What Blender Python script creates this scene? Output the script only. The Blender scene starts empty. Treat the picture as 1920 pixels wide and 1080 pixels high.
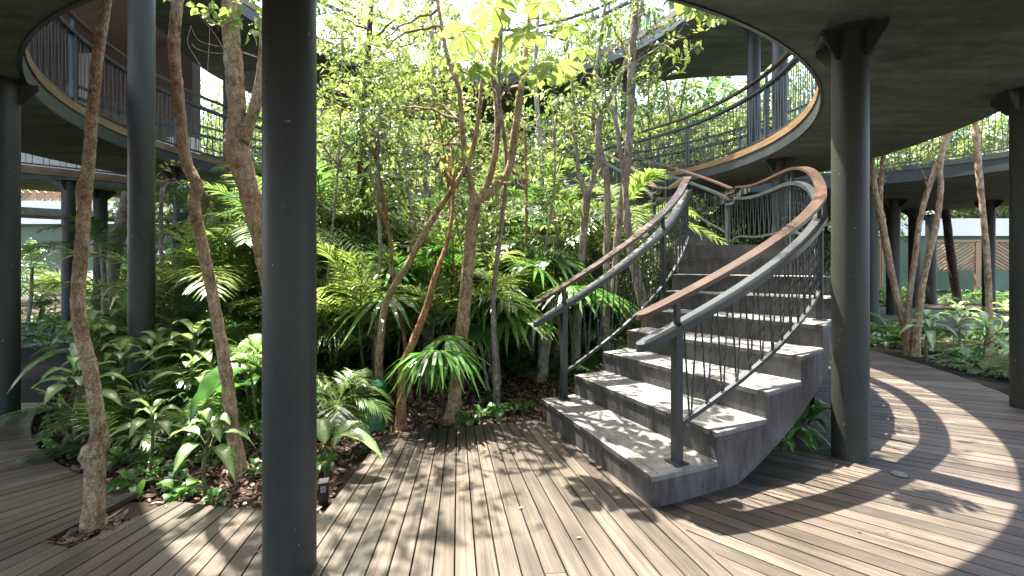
import bpy, math, random
import numpy as np
from mathutils import Vector
S = bpy.context.scene
C = S.collection
R_ = random.Random(7)
NR = np.random.RandomState(11)
PI = math.pi
rad = math.radians

# ------------------------------------------------------------------ camera, light, exposure
CAMZ, FOC, HOR = 1.4, 845.0, 491.0
cam = bpy.data.objects.new('camera', bpy.data.cameras.new('camera'))
C.objects.link(cam)
cam.location = (0, 0, CAMZ)
cam.rotation_euler = (rad(90), 0, 0)
cam.data.sensor_width = 36.0
cam.data.lens = FOC / 1920.0 * 36.0
cam.data.shift_y = -(540 - HOR) / 1920.0
cam.data.clip_start = 0.05
cam.data.clip_end = 600
S.camera = cam
SUN_DIR = Vector((-0.277, 0.277, 1.0)).normalized()      # towards the sun
w = bpy.data.worlds.new('World'); S.world = w; w.use_nodes = True
wn = w.node_tree.nodes; wl = w.node_tree.links
sky = wn.new('ShaderNodeTexSky'); sky.sky_type = 'NISHITA'; sky.sun_disc = False
sky.sun_elevation = math.asin(SUN_DIR.z)
sky.sun_rotation = math.atan2(SUN_DIR.x, SUN_DIR.y)
sky.dust_density = 4.0
sky.ozone_density = 0.3
sky.air_density = 1.0
wn['Background'].inputs[1].default_value = 0.15
wl.new(sky.outputs[0], wn['Background'].inputs[0])
sl = bpy.data.lights.new('sun', 'SUN'); sl.energy = 4.4; sl.angle = rad(0.5); sl.color = (1.0, 0.95, 0.87)
so = bpy.data.objects.new('sun', sl); C.objects.link(so)
so.rotation_euler = SUN_DIR.to_track_quat('Z', 'Y').to_euler()
S.view_settings.view_transform = 'Standard'
S.view_settings.look = 'None'
S.view_settings.exposure = 2.85
S.view_settings.gamma = 1.0
try:
    S.cycles.max_bounces = 10; S.cycles.diffuse_bounces = 6; S.cycles.transmission_bounces = 6
except Exception: pass


def at(px, py, d):
    return np.array([(px - 960) / FOC * d, d, CAMZ - (py - HOR) / FOC * d])


def gd(py, z=-0.05):
    return FOC * (CAMZ - z) / (py - HOR)

# ------------------------------------------------------------------ materials
MAT = {}


def newmat(name):
    m = bpy.data.materials.new(name); m.use_nodes = True
    nt = m.node_tree; b = nt.nodes['Principled BSDF']
    MAT[name] = m
    return m, nt, b


def node(nt, t, **k):
    n = nt.nodes.new(t)
    for a, v in k.items(): setattr(n, a, v)
    return n


def ramp(nt, fac, stops):
    r = node(nt, 'ShaderNodeValToRGB')
    e = r.color_ramp.elements
    while len(e) < len(stops): e.new(0.5)
    for i, (p, c) in enumerate(stops):
        e[i].position = p; e[i].color = (c[0], c[1], c[2], 1)
    nt.links.new(fac, r.inputs[0])
    return r.outputs[0]


def noise(nt, scale, detail=4, rough=0.55, vec=None):
    n = node(nt, 'ShaderNodeTexNoise')
    n.inputs['Scale'].default_value = scale; n.inputs['Detail'].default_value = detail
    n.inputs['Roughness'].default_value = rough
    if vec is not None: nt.links.new(vec, n.inputs['Vector'])
    return n.outputs['Fac']


def mapping(nt, src, scale):
    m = node(nt, 'ShaderNodeMapping'); m.inputs['Scale'].default_value = scale
    nt.links.new(src, m.inputs['Vector'])
    return m.outputs[0]


def bump(nt, b, h, strength, dist=0.01):
    n = node(nt, 'ShaderNodeBump'); n.inputs['Strength'].default_value = strength
    n.inputs['Distance'].default_value = dist
    nt.links.new(h, n.inputs['Height']); nt.links.new(n.outputs[0], b.inputs['Normal'])


def mix(nt, fac, a, b_, mode='MIX'):
    n = node(nt, 'ShaderNodeMix', data_type='RGBA', blend_type=mode)
    if isinstance(fac, float): n.inputs[0].default_value = fac
    else: nt.links.new(fac, n.inputs[0])
    for i, v in ((6, a), (7, b_)):
        if isinstance(v, tuple): n.inputs[i].default_value = (v[0], v[1], v[2], 1)
        else: nt.links.new(v, n.inputs[i])
    return n.outputs[2]


def wall_like(name, c0, c1, scale=1.5, rough=0.8, bs=0.2, fine=40, spec=0.3, stops=(0.35, 0.7)):
    m, nt, b = newmat(name)
    g = node(nt, 'ShaderNodeNewGeometry').outputs['Position']
    n1 = noise(nt, scale, 6, 0.6, g)
    n2 = noise(nt, fine, 5, 0.6, g)
    col = ramp(nt, n1, [(stops[0], c0), (stops[1], c1)])
    col = mix(nt, 0.25, col, ramp(nt, n2, [(0.35, tuple(x * 0.6 for x in c0)), (0.65, tuple(min(1, x * 1.3) for x in c1))]))
    nt.links.new(col, b.inputs['Base Color'])
    b.inputs['Roughness'].default_value = rough
    b.inputs['Specular IOR Level'].default_value = spec
    bump(nt, b, n2, bs, 0.004)
    return m


wall_like('steel', (0.021, 0.024, 0.019), (0.034, 0.038, 0.031), 2.0, 0.5, 0.15, 60, 0.42)
_nt = MAT['steel'].node_tree; _b = _nt.nodes['Principled BSDF']; _g = node(_nt, 'ShaderNodeNewGeometry').outputs['Position']
_old = _b.inputs['Base Color'].links[0].from_socket
_sp = ramp(_nt, noise(_nt, 46, 2, 0.5, mapping(_nt, _g, (1, 1, 0.7))), [(0.745, (0, 0, 0)), (0.76, (1, 1, 1))])
_st = ramp(_nt, noise(_nt, 3, 6, 0.7, mapping(_nt, _g, (3, 3, 0.35))), [(0.5, (0, 0, 0)), (0.75, (0.35, 0.35, 0.35))])
_nt.links.new(mix(_nt, _sp, mix(_nt, _st, _old, (0.05, 0.052, 0.045)), (0.22, 0.22, 0.2)), _b.inputs['Base Color'])
wall_like('rail_steel', (0.020, 0.025, 0.025), (0.037, 0.043, 0.043), 4.0, 0.38, 0.1, 80, 0.5)
wall_like('slab', (0.06, 0.070, 0.057), (0.115, 0.13, 0.105), 0.8, 0.8, 0.25, 9, 0.3)
_nt = MAT['slab'].node_tree; _b = _nt.nodes['Principled BSDF']; _g = node(_nt, 'ShaderNodeNewGeometry').outputs['Position']
_old = _b.inputs['Base Color'].links[0].from_socket
_st = ramp(_nt, noise(_nt, 2.2, 6, 0.65, mapping(_nt, _g, (0.35, 2.6, 1))), [(0.35, (0.62, 0.62, 0.62)), (0.62, (1.15, 1.15, 1.15))])
_nt.links.new(mix(_nt, 1.0, _old, _st, 'MULTIPLY'), _b.inputs['Base Color'])
wall_like('slab_brown', (0.20, 0.15, 0.125), (0.27, 0.21, 0.18), 0.7, 0.8, 0.25, 9, 0.3)
wall_like('suite_wall', (0.10, 0.078, 0.066), (0.15, 0.12, 0.10), 0.8, 0.8, 0.1, 20)
wall_like('curtain', (0.36, 0.46, 0.52), (0.46, 0.56, 0.62), 3, 0.8, 0.1, 20)
wall_like('white_wall', (0.66, 0.67, 0.64), (0.78, 0.78, 0.75), 0.6, 0.8, 0.1, 20)
wall_like('green_wall', (0.085, 0.13, 0.08), (0.12, 0.17, 0.11), 0.6, 0.75, 0.1, 20)
wall_like('path_stone', (0.15, 0.16, 0.13), (0.26, 0.26, 0.22), 1.2, 0.6, 0.3, 25)
wall_like('soil', (0.020, 0.013, 0.009), (0.055, 0.036, 0.025), 9, 0.95, 0.9, 45, 0.2)
wall_like('dark_under', (0.01, 0.01, 0.01), (0.02, 0.02, 0.018), 3, 0.9, 0.1, 30, 0.1)
wall_like('green_plastic', (0.008, 0.07, 0.025), (0.013, 0.10, 0.04), 6, 0.4, 0.1, 90, 0.5)
wall_like('black_plastic', (0.01, 0.01, 0.01), (0.02, 0.02, 0.02), 6, 0.4, 0.1, 90, 0.5)
wall_like('frosted', (0.16, 0.16, 0.15), (0.22, 0.22, 0.2), 6, 0.3, 0.1, 90, 0.5)
wall_like('skin', (0.45, 0.24, 0.16), (0.52, 0.29, 0.2), 6, 0.55, 0.1, 90, 0.3)
wall_like('cloth_black', (0.015, 0.015, 0.018), (0.03, 0.03, 0.034), 6, 0.9, 0.3, 200, 0.2)
wall_like('cloth_white', (0.7, 0.7, 0.68), (0.8, 0.8, 0.78), 6, 0.9, 0.3, 200, 0.2)
wall_like('hair', (0.03, 0.018, 0.01), (0.06, 0.035, 0.02), 16, 0.7, 0.5, 200, 0.3)


def concrete(name, c0, c1, c2):
    m, nt, b = newmat(name)
    g = node(nt, 'ShaderNodeNewGeometry').outputs['Position']
    n1 = noise(nt, 2.6, 8, 0.68, g)
    n3 = noise(nt, 90, 3, 0.6, g)
    st = noise(nt, 5, 6, 0.65, mapping(nt, g, (3.0, 3.0, 0.6)))
    col = ramp(nt, n1, [(0.3, c0), (0.52, c1), (0.75, c2)])
    col = mix(nt, 0.35, col, ramp(nt, st, [(0.38, tuple(x * 0.5 for x in c0)), (0.62, c2)]))
    nt.links.new(col, b.inputs['Base Color'])
    b.inputs['Roughness'].default_value = 0.62
    b.inputs['Specular IOR Level'].default_value = 0.35
    a = node(nt, 'ShaderNodeMath', operation='ADD'); nt.links.new(n1, a.inputs[0]); nt.links.new(n3, a.inputs[1])
    bump(nt, b, a.outputs[0], 0.35, 0.006)


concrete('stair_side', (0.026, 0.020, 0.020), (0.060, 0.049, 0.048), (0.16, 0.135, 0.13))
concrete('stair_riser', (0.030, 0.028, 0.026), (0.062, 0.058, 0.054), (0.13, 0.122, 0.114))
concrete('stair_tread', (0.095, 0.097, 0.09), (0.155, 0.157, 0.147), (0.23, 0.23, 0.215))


def wood(name, c0, c1, c2, rough=0.45, along=1.2, across=55, bs=0.25, varamt=0.5):
    m, nt, b = newmat(name)
    uv = node(nt, 'ShaderNodeUVMap').outputs[0]
    v = node(nt, 'ShaderNodeAttribute', attribute_name='var')
    mp = mapping(nt, uv, (along, across, 1))
    n1 = noise(nt, 1.0, 6, 0.65, mp)
    n2 = noise(nt, 1.0, 3, 0.6, mapping(nt, uv, (2.2, 4.5, 1)))
    col = ramp(nt, n1, [(0.3, c0), (0.5, c1), (0.72, c2)])
    vv = ramp(nt, v.outputs['Fac'], [(0, (1 - varamt,) * 3), (1, (1 + varamt * 0.6,) * 3)])
    col = mix(nt, 1.0, col, vv, 'MULTIPLY')
    col = mix(nt, 0.45, col, mix(nt, 1.0, col, ramp(nt, n2, [(0.34, (0.22, 0.20, 0.20)), (0.62, (1.45, 1.4, 1.33))]), 'MULTIPLY'))
    nt.links.new(col, b.inputs['Base Color'])
    b.inputs['Roughness'].default_value = rough
    b.inputs['Specular IOR Level'].default_value = 0.4
    bump(nt, b, n1, bs, 0.003)


wood('deck_wood', (0.042, 0.034, 0.026), (0.086, 0.070, 0.054), (0.14, 0.118, 0.095), 0.42, 1.1, 38, 0.3, 0.42)
wood('rail_wood', (0.045, 0.026, 0.017), (0.068, 0.043, 0.030), (0.105, 0.072, 0.052), 0.32, 2.0, 60, 0.15, 0.3)
wood('fascia_wood', (0.10, 0.062, 0.028), (0.17, 0.108, 0.05), (0.25, 0.165, 0.08), 0.5, 2.0, 30, 0.2, 0.35)
wood('screen_wood', (0.22, 0.12, 0.06), (0.34, 0.20, 0.10), (0.42, 0.27, 0.14), 0.6, 2.0, 30, 0.2, 0.35)


def bark(name, c0, c1, c2, vs=7.0, zs=0.45):
    m, nt, b = newmat(name)
    g = node(nt, 'ShaderNodeNewGeometry').outputs['Position']
    mp = mapping(nt, g, (1, 1, zs))
    n1 = noise(nt, vs * 5, 6, 0.7, mp)
    n2 = noise(nt, vs, 5, 0.6, g)
    col = ramp(nt, n1, [(0.36, c0), (0.5, c1), (0.63, c2)])
    col = mix(nt, 0.35, col, ramp(nt, n2, [(0.40, c0), (0.5, c1), (0.62, c2)]))
    n3 = noise(nt, vs * 16, 3, 0.6, mapping(nt, g, (1, 1, 0.7)))
    col = mix(nt, 1.0, col, ramp(nt, n3, [(0.35, (0.55, 0.55, 0.55)), (0.65, (1.35, 1.35, 1.35))]), 'MULTIPLY')
    lich = ramp(nt, noise(nt, vs * 2.3, 5, 0.7, g), [(0.60, (0, 0, 0)), (0.66, (0.6, 0.6, 0.6))])
    col = mix(nt, lich, col, tuple(min(0.6, c * 1.25 + 0.03) for c in c2))
    nt.links.new(col, b.inputs['Base Color'])
    b.inputs['Roughness'].default_value = 0.85
    b.inputs['Specular IOR Level'].default_value = 0.2
    bump(nt, b, n1, 1.0, 0.035)


bark('bark_tan', (0.14, 0.085, 0.045), (0.38, 0.25, 0.14), (0.58, 0.44, 0.28))
bark('bark_grey', (0.12, 0.09, 0.065), (0.29, 0.235, 0.18), (0.50, 0.44, 0.36))
bark('bark_dark', (0.03, 0.02, 0.014), (0.075, 0.05, 0.035), (0.15, 0.11, 0.08))
bark('bark_orange', (0.16, 0.07, 0.03), (0.34, 0.17, 0.08), (0.46, 0.27, 0.15))
bark('cane', (0.07, 0.09, 0.03), (0.20, 0.22, 0.09), (0.32, 0.33, 0.16), 9, 2.5)
bark('stem_green', (0.05, 0.09, 0.02), (0.11, 0.17, 0.04), (0.22, 0.24, 0.08), 6, 0.3)
bark('vine', (0.25, 0.17, 0.10), (0.38, 0.28, 0.18), (0.50, 0.40, 0.28))


def leafmat(name, c0, c1, c2, trans=0.4, rough=0.38, tcol=None, vari=False):
    m, nt, b = newmat(name)
    v = node(nt, 'ShaderNodeAttribute', attribute_name='var')
    o = node(nt, 'ShaderNodeObjectInfo')
    a = node(nt, 'ShaderNodeMath', operation='MULTIPLY_ADD')
    nt.links.new(v.outputs['Fac'], a.inputs[0]); a.inputs[1].default_value = 0.72
    a2 = node(nt, 'ShaderNodeMath', operation='MULTIPLY'); nt.links.new(o.outputs['Random'], a2.inputs[0]); a2.inputs[1].default_value = 0.28
    nt.links.new(a2.outputs[0], a.inputs[2])
    col = ramp(nt, a.outputs[0], [(0.05, c0), (0.5, c1), (0.97, c2)])
    if vari:
        uv = node(nt, 'ShaderNodeUVMap').outputs[0]
        sp = node(nt, 'ShaderNodeSeparateXYZ'); nt.links.new(uv, sp.inputs[0])
        ab = node(nt, 'ShaderNodeMath', operation='ABSOLUTE'); nt.links.new(sp.outputs[1], ab.inputs[0])
        ph = node(nt, 'ShaderNodeMath', operation='MULTIPLY_ADD'); nt.links.new(ab.outputs[0], ph.inputs[0]); ph.inputs[1].default_value = -0.42; nt.links.new(sp.outputs[0], ph.inputs[2])
        fr = node(nt, 'ShaderNodeMath', operation='MULTIPLY'); nt.links.new(ph.outputs[0], fr.inputs[0]); fr.inputs[1].default_value = 75.0
        sn = node(nt, 'ShaderNodeMath', operation='SINE'); nt.links.new(fr.outputs[0], sn.inputs[0])
        nn = noise(nt, 1.0, 4, 0.7, mapping(nt, uv, (26, 9, 1)))
        s2 = node(nt, 'ShaderNodeMath', operation='MULTIPLY_ADD'); nt.links.new(sn.outputs[0], s2.inputs[0]); s2.inputs[1].default_value = 0.10; nt.links.new(nn, s2.inputs[2])
        edge = node(nt, 'ShaderNodeMath', operation='MULTIPLY'); nt.links.new(ab.outputs[0], edge.inputs[0]); nt.links.new(ab.outputs[0], edge.inputs[1])
        s3 = node(nt, 'ShaderNodeMath', operation='MULTIPLY_ADD'); nt.links.new(edge.outputs[0], s3.inputs[0]); s3.inputs[1].default_value = -0.30; nt.links.new(s2.outputs[0], s3.inputs[2])
        msk = ramp(nt, s3.outputs[0], [(0.33, (0, 0, 0)), (0.44, (1, 1, 1))])
        col = mix(nt, msk, col, (0.36, 0.44, 0.20))
        rib = ramp(nt, ab.outputs[0], [(0.0, (1, 1, 1)), (0.07, (0, 0, 0))])
        col = mix(nt, rib, col, (0.22, 0.32, 0.12))
    nt.links.new(col, b.inputs['Base Color'])
    b.inputs['Roughness'].default_value = rough
    b.inputs['Specular IOR Level'].default_value = 0.75
    tr = node(nt, 'ShaderNodeBsdfTranslucent')
    tc = mix(nt, 1.0, col, tcol or (1.22, 1.32, 0.85), 'MULTIPLY')
    nt.links.new(tc, tr.inputs['Color'])
    ms = node(nt, 'ShaderNodeMixShader'); ms.inputs[0].default_value = trans
    nt.links.new(b.outputs[0], ms.inputs[1]); nt.links.new(tr.outputs[0], ms.inputs[2])
    nt.links.new(ms.outputs[0], nt.nodes['Material Output'].inputs['Surface'])


leafmat('leaf_canopy', (0.040, 0.066, 0.022), (0.125, 0.165, 0.05), (0.30, 0.32, 0.12), 0.48, 0.28)
leafmat('leaf_yellow', (0.12, 0.17, 0.05), (0.22, 0.27, 0.09), (0.40, 0.41, 0.18), 0.42)
leafmat('leaf_shrub', (0.028, 0.065, 0.024), (0.085, 0.14, 0.05), (0.20, 0.26, 0.095), 0.46, 0.25)
leafmat('leaf_palm', (0.035, 0.085, 0.027), (0.095, 0.17, 0.052), (0.22, 0.29, 0.10), 0.47, 0.25)
leafmat('leaf_palm_yellow', (0.075, 0.13, 0.032), (0.17, 0.235, 0.062), (0.34, 0.37, 0.13), 0.48, 0.26)
leafmat('leaf_fan', (0.03, 0.10, 0.02), (0.08, 0.20, 0.035), (0.17, 0.30, 0.06), 0.38, 0.3)
leafmat('leaf_broad', (0.03, 0.10, 0.022), (0.075, 0.19, 0.038), (0.16, 0.29, 0.065), 0.45, 0.28)
leafmat('leaf_variegated', (0.028, 0.10, 0.024), (0.055, 0.16, 0.035), (0.10, 0.22, 0.05), 0.42, 0.3, None, True)
leafmat('leaf_dry', (0.06, 0.032, 0.02), (0.16, 0.09, 0.055), (0.42, 0.28, 0.19), 0.15, 0.6, (1.2, 1.0, 0.8))

# ------------------------------------------------------------------ mesh builder


class MB:
    def __init__(s): s.v = []; s.f = []; s.n = 0

    def add(s, V, F, var=0.5, uv=None, smooth=False, mat=0):
        V = np.asarray(V, float).reshape(-1, 3); F = np.asarray(F, int)
        m = len(F)
        va = np.full(m, var, float) if np.isscalar(var) else np.asarray(var, float)
        if uv is None: uvl = np.zeros((m, F.shape[1], 2))
        else:
            uv = np.asarray(uv, float)
            uvl = uv[F] if uv.ndim == 2 else uv
        s.v.append(V); s.f.append((F + s.n, va, uvl, smooth, mat)); s.n += len(V)

    def box(s, c, d, rz=0.0, var=0.5, mat=0, R=None):
        c = np.array(c, float); h = np.array(d, float) / 2
        P = np.array([[x, y, z] for z in (-1, 1) for y in (-1, 1) for x in (-1, 1)], float) * h
        ca, sa = math.cos(rz), math.sin(rz)
        M = np.array([[ca, -sa, 0], [sa, ca, 0], [0, 0, 1]]) if R is None else R
        P = P @ M.T + c
        s.add(P, [[0, 2, 3, 1], [4, 5, 7, 6], [0, 1, 5, 4], [2, 6, 7, 3], [0, 4, 6, 2], [1, 3, 7, 5]], var, None, False, mat)

    def build(s, name, mat, parent=None, kind=None):
        V = np.concatenate(s.v)
        if parent is not None:
            o = np.zeros(3); p = parent
            while p is not None: o += np.array(p.location); p = p.parent
            V = V - o
        me = bpy.data.meshes.new(name)
        nl = sum(f[0].size for f in s.f); npoly = sum(len(f[0]) for f in s.f)
        me.vertices.add(len(V)); me.vertices.foreach_set('co', V.ravel())
        me.loops.add(nl); me.polygons.add(npoly)
        me.loops.foreach_set('vertex_index', np.concatenate([f[0].ravel() for f in s.f]).astype(np.int32))
        tot = np.concatenate([np.full(len(f[0]), f[0].shape[1]) for f in s.f]).astype(np.int32)
        st = np.concatenate([[0], np.cumsum(tot)[:-1]]).astype(np.int32)
        me.polygons.foreach_set('loop_start', st)
        me.polygons.foreach_set('use_smooth', np.concatenate([np.full(len(f[0]), f[3]) for f in s.f]))
        me.polygons.foreach_set('material_index', np.concatenate([np.full(len(f[0]), f[4]) for f in s.f]).astype(np.int32))
        uvl = me.uv_layers.new(name='UVMap')
        uvl.data.foreach_set('uv', np.concatenate([f[2].reshape(-1, 2) for f in s.f]).ravel())
        a = me.attributes.new('var', 'FLOAT', 'FACE')
        a.data.foreach_set('value', np.concatenate([f[1] for f in s.f]).astype(np.float32))
        me.update(calc_edges=True)
        for m in (mat if isinstance(mat, (list, tuple)) else [mat]): me.materials.append(MAT[m])
        ob = bpy.data.objects.new(name, me); C.objects.link(ob)
        if parent is not None: ob.parent = parent
        if kind: ob['kind'] = kind
        return ob


def thing(name, loc=(0, 0, 0), label=None, cat=None, group=None):
    o = bpy.data.objects.new(name, None); C.objects.link(o); o.location = loc
    o.empty_display_size = 0.1
    tag(o, label, cat, group)
    return o


def tag(o, label=None, cat=None, group=None, kind=None):
    if label: o['label'] = label
    if cat: o['category'] = cat
    if group: o['group'] = group
    if kind: o['kind'] = kind
    return o


def struct(name, mb, mat):
    return tag(mb.build(name, mat), kind='structure')


def copy_tree(o, parent=None):
    c = o.copy(); C.objects.link(c)
    if parent is not None: c.parent = parent
    for ch in list(o.children): copy_tree(ch, c)
    return c


def tube(mb, pts, rr, n=8, var=0.5, jitter=0.0, cap=True, mat=0):
    P = np.asarray(pts, float); k = len(P)
    rr = np.full(k, rr, float) if np.isscalar(rr) else np.asarray(rr, float)
    T = np.gradient(P, axis=0); T /= np.linalg.norm(T, axis=1)[:, None] + 1e-9
    ref = np.array([0, 0, 1.0]) if abs(T[0][2]) < 0.9 else np.array([1.0, 0, 0])
    u = np.cross(T[0], ref); u /= np.linalg.norm(u)
    ang = np.linspace(0, 2 * PI, n, endpoint=False)
    V = []
    for i in range(k):
        u = u - T[i] * np.dot(u, T[i]); u /= np.linalg.norm(u) + 1e-9
        w_ = np.cross(T[i], u)
        r = rr[i] * (1 + (jitter * NR.randn(n) if jitter else 0))
        V.append(P[i] + (np.cos(ang) * r)[:, None] * u + (np.sin(ang) * r)[:, None] * w_)
    V = np.concatenate(V)
    i = np.arange(k - 1)[:, None] * n; j = np.arange(n)[None]; j2 = (j + 1) % n
    F = np.stack([i + j, i + j2, i + n + j2, i + n + j], -1).reshape(-1, 4)
    mb.add(V, F, var, None, n > 4, mat)
    if cap:
        for e, o in ((0, -1), (k - 1, 1)):
            idx = np.arange(n) + e * n
            ring = V[idx]
            mb.add(ring, [list(range(n))[::o]], var, None, False, mat)


def spline(pts, m=6):
    """Catmull-Rom through rows of any width."""
    P = np.asarray(pts, float)
    if len(P) < 3: return np.linspace(P[0], P[-1], m * (len(P) - 1) + 1)
    Q = np.vstack([2 * P[0] - P[1], P, 2 * P[-1] - P[-2]])
    out = []
    for i in range(1, len(Q) - 2):
        for t in np.linspace(0, 1, m, endpoint=False):
            a, b, c, d = Q[i - 1], Q[i], Q[i + 1], Q[i + 2]
            out.append(0.5 * ((2 * b) + (c - a) * t + (2 * a - 5 * b + 4 * c - d) * t * t + (3 * b - a - 3 * c + d) * t ** 3))
    out.append(P[-1])
    return np.array(out)


def strip(mb, P, hw, z0, z1, var=0.5, uvscale=1.0, mat=0):
    """sweep a rectangular section along P (k x 3); hw half width (array), z0..z1 offsets"""
    P = np.asarray(P, float); k = len(P)
    T = np.gradient(P[:, :2], axis=0); T /= np.linalg.norm(T, axis=1)[:, None] + 1e-9
    N = np.stack([T[:, 1], -T[:, 0]], 1)
    hw = np.full(k, hw, float) if np.isscalar(hw) else np.asarray(hw, float)
    L = P.copy(); L[:, :2] -= N * hw[:, None]; Rr = P.copy(); Rr[:, :2] += N * hw[:, None]
    V = []
    for A, z in ((L, z0), (Rr, z0), (Rr, z1), (L, z1)):
        B = A.copy(); B[:, 2] += z; V.append(B)
    V = np.concatenate(V)
    s = np.concatenate([[0], np.cumsum(np.linalg.norm(np.diff(P, axis=0), axis=1))]) * uvscale
    off = R_.random() * 10
    UV = np.concatenate([np.stack([s, np.full(k, off + q)], 1) for q in (0, 0.08, 0.12, 0.2)])
    F = []
    for a, b in ((0, 1), (1, 2), (2, 3), (3, 0)):
        for i in range(k - 1): F.append([a * k + i, a * k + i + 1, b * k + i + 1, b * k + i])
    F.append([0, k, 2 * k, 3 * k]); F.append([3 * k + k - 1, 2 * k + k - 1, k + k - 1, k - 1])
    mb.add(V, F, var, UV, False, mat)


def rounded(hw, k, s, r):
    """half widths with rounded ends along arclength s"""
    d = np.minimum(s, s[-1] - s)
    return np.where(d < r, hw * np.sqrt(np.clip(1 - (1 - d / r) ** 2, 0.02, 1)), hw)


def add_ends(P, r, n=5):
    """insert dense samples near both ends of path so the rounding resolves"""
    P = np.asarray(P, float)
    s = np.concatenate([[0], np.cumsum(np.linalg.norm(np.diff(P, axis=0), axis=1))])
    t = np.unique(np.concatenate([s, r * (1 - np.cos(np.linspace(0, PI / 2, n))), s[-1] - r * (1 - np.cos(np.linspace(0, PI / 2, n)))]))
    Q = np.stack([np.interp(t, s, P[:, i]) for i in range(3)], 1)
    return Q, t


def ring(mb, c, Ri, Ro, z0, z1, a0, a1, n=96, var=0.5, mat=0):
    """annulus sector slab, Ri and Ro may be functions of angle; closed when a full turn"""
    A = np.linspace(a0, a1, n + 1)
    fi = Ri if callable(Ri) else (lambda a: Ri)
    fo = Ro if callable(Ro) else (lambda a: Ro)
    ri = np.array([fi(a) for a in A]); ro = np.array([fo(a) for a in A])
    def P(r, z): return np.stack([c[0] + r * np.cos(A), c[1] + r * np.sin(A), np.full(n + 1, z)], 1)
    V = np.concatenate([P(ri, z0), P(ro, z0), P(ro, z1), P(ri, z1)])
    k = n + 1; F = []; UV = []
    arc = A * np.mean(ri)
    UV = np.concatenate([np.stack([arc, np.full(k, q)], 1) for q in (0, 0.3, 0.35, 0.65)])
    for a, b in ((0, 1), (1, 2), (2, 3), (3, 0)):
        for i in range(n): F.append([a * k + i, b * k + i, b * k + i + 1, a * k + i + 1])
    if abs(a1 - a0 - 2 * PI) > 1e-3:
        F.append([0, 3 * k, 2 * k, k]); F.append([n, k + n, 2 * k + n, 3 * k + n])
    mb.add(V, F, var, UV, False, mat)


CC = np.array([-0.82, 7.2])          # centre of the round garden
CS = np.array([-0.92, 7.27])         # centre of the stair
RG = 4.70

# ------------------------------------------------------------------ ground, soil and decks
g = MB(); g.add([[-300, -200, -0.16], [300, -200, -0.16], [300, 400, -0.16], [-300, 400, -0.16]], [[0, 1, 2, 3]])
struct('ground', g, 'soil')
# garden soil, gently heaped
n = 90
xs = np.linspace(-26, 30, 140); ys = np.linspace(1.6, 34, 90)
X, Y = np.meshgrid(xs, ys)
Z = -0.06 + 0.02 * np.sin(X * 2.1 + Y) * np.cos(Y * 1.7) + 0.012 * NR.randn(*X.shape)
V = np.stack([X, Y, Z], -1).reshape(-1, 3); k = len(xs)
i = np.arange(len(ys) - 1)[:, None] * k + np.arange(k - 1)[None]
F = np.stack([i, i + 1, i + k + 1, i + k], -1).reshape(-1, 4)
g = MB(); g.add(V, F, 0.5, None, True); struct('garden_soil', g, 'soil')


def exit_circle(o, a, c, r):
    d = np.array([math.cos(a), math.sin(a)]); m = o - c
    b = m @ d; q = b * b - (m @ m - r * r)
    return -b + math.sqrt(max(q, 0))


def outer_r(o, a):
    """distance along a ray to the outer deck edge: ring 6.5, wide near the viewer"""
    t = 0.5
    d = np.array([math.cos(a), math.sin(a)])
    while t < 30:
        p = o + d * t; v = p - CC; rr = math.hypot(*v); ph = math.degrees(math.atan2(v[1], v[0]))
        lim = 6.5 + 3.5 * max(0, min(1, (-38 - ph) / 14.0)) if ph > -90 else 6.5 + 3.5 * max(0, min(1, (ph + 150) / 14.0))
        if rr > lim: return t
        t += 0.02
    return t


def fan_boards(mb, o, a0, a1, step, tin, tout, gap=0.008, zt=0.0, th=0.028):
    m = max(1, int(round(abs(a1 - a0) / step))); st = (a1 - a0) / m
    for q in range(m):
        b0 = a0 + q * st; b1 = b0 + st
        r0 = tin(b0), tout(b0); r1 = tin(b1), tout(b1)
        segs = []
        if r0[1] - r0[0] < 0.03 and r1[1] - r1[0] < 0.03: continue
        # butt joints
        ja = [0.0, 1.0]
        if (max(r0[1], r1[1]) - min(r0[0], r1[0])) > 1.6 and R_.random() < 0.22: ja = [0.0, R_.uniform(0.3, 0.7), 1.0]
        for j in range(len(ja) - 1):
            f0, f1 = ja[j], ja[j + 1]
            pts = []
            for (bb, rr, sg) in ((b0, r0, 1), (b1, r1, -1)):
                d = np.array([math.cos(bb), math.sin(bb)]); nn = np.array([-d[1], d[0]]) * np.sign(st) * sg * gap / 2
                L = max(rr[1] - rr[0], 0.0)
                e0 = 0.002 if j > 0 else 0; e1 = 0.002 if j < len(ja) - 2 else 0
                pts.append((o + d * (rr[0] + L * f0 + e0) + nn, o + d * (rr[0] + L * f1 - e1) + nn))
            P = np.array([pts[0][0], pts[0][1], pts[1][1], pts[1][0]])
            dz = R_.uniform(-0.0012, 0.0012)
            V = np.vstack([np.c_[P, np.full(4, zt + dz)], np.c_[P, np.full(4, zt - th)]])
            u0 = R_.random() * 20; v0 = R_.random() * 20
            l = np.linalg.norm(P[1] - P[0]); wd = np.linalg.norm(P[2] - P[1])
            uv4 = [[u0, v0], [u0 + l, v0], [u0 + l, v0 + wd], [u0, v0 + wd]]
            UV = np.array(uv4 + uv4)
            F = [[0, 1, 2, 3], [0, 4, 5, 1], [1, 5, 6, 2], [2, 6, 7, 3], [3, 7, 4, 0]]
            mb.add(V, F, R_.random(), UV)


deck = MB()
# line B: front of the stair prolonged; line A: x = -1.06
B0 = np.array([0.277, 4.07]); B1 = np.array([0.825, 2.58]); BD = (B1 - B0) / np.linalg.norm(B1 - B0)


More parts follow.
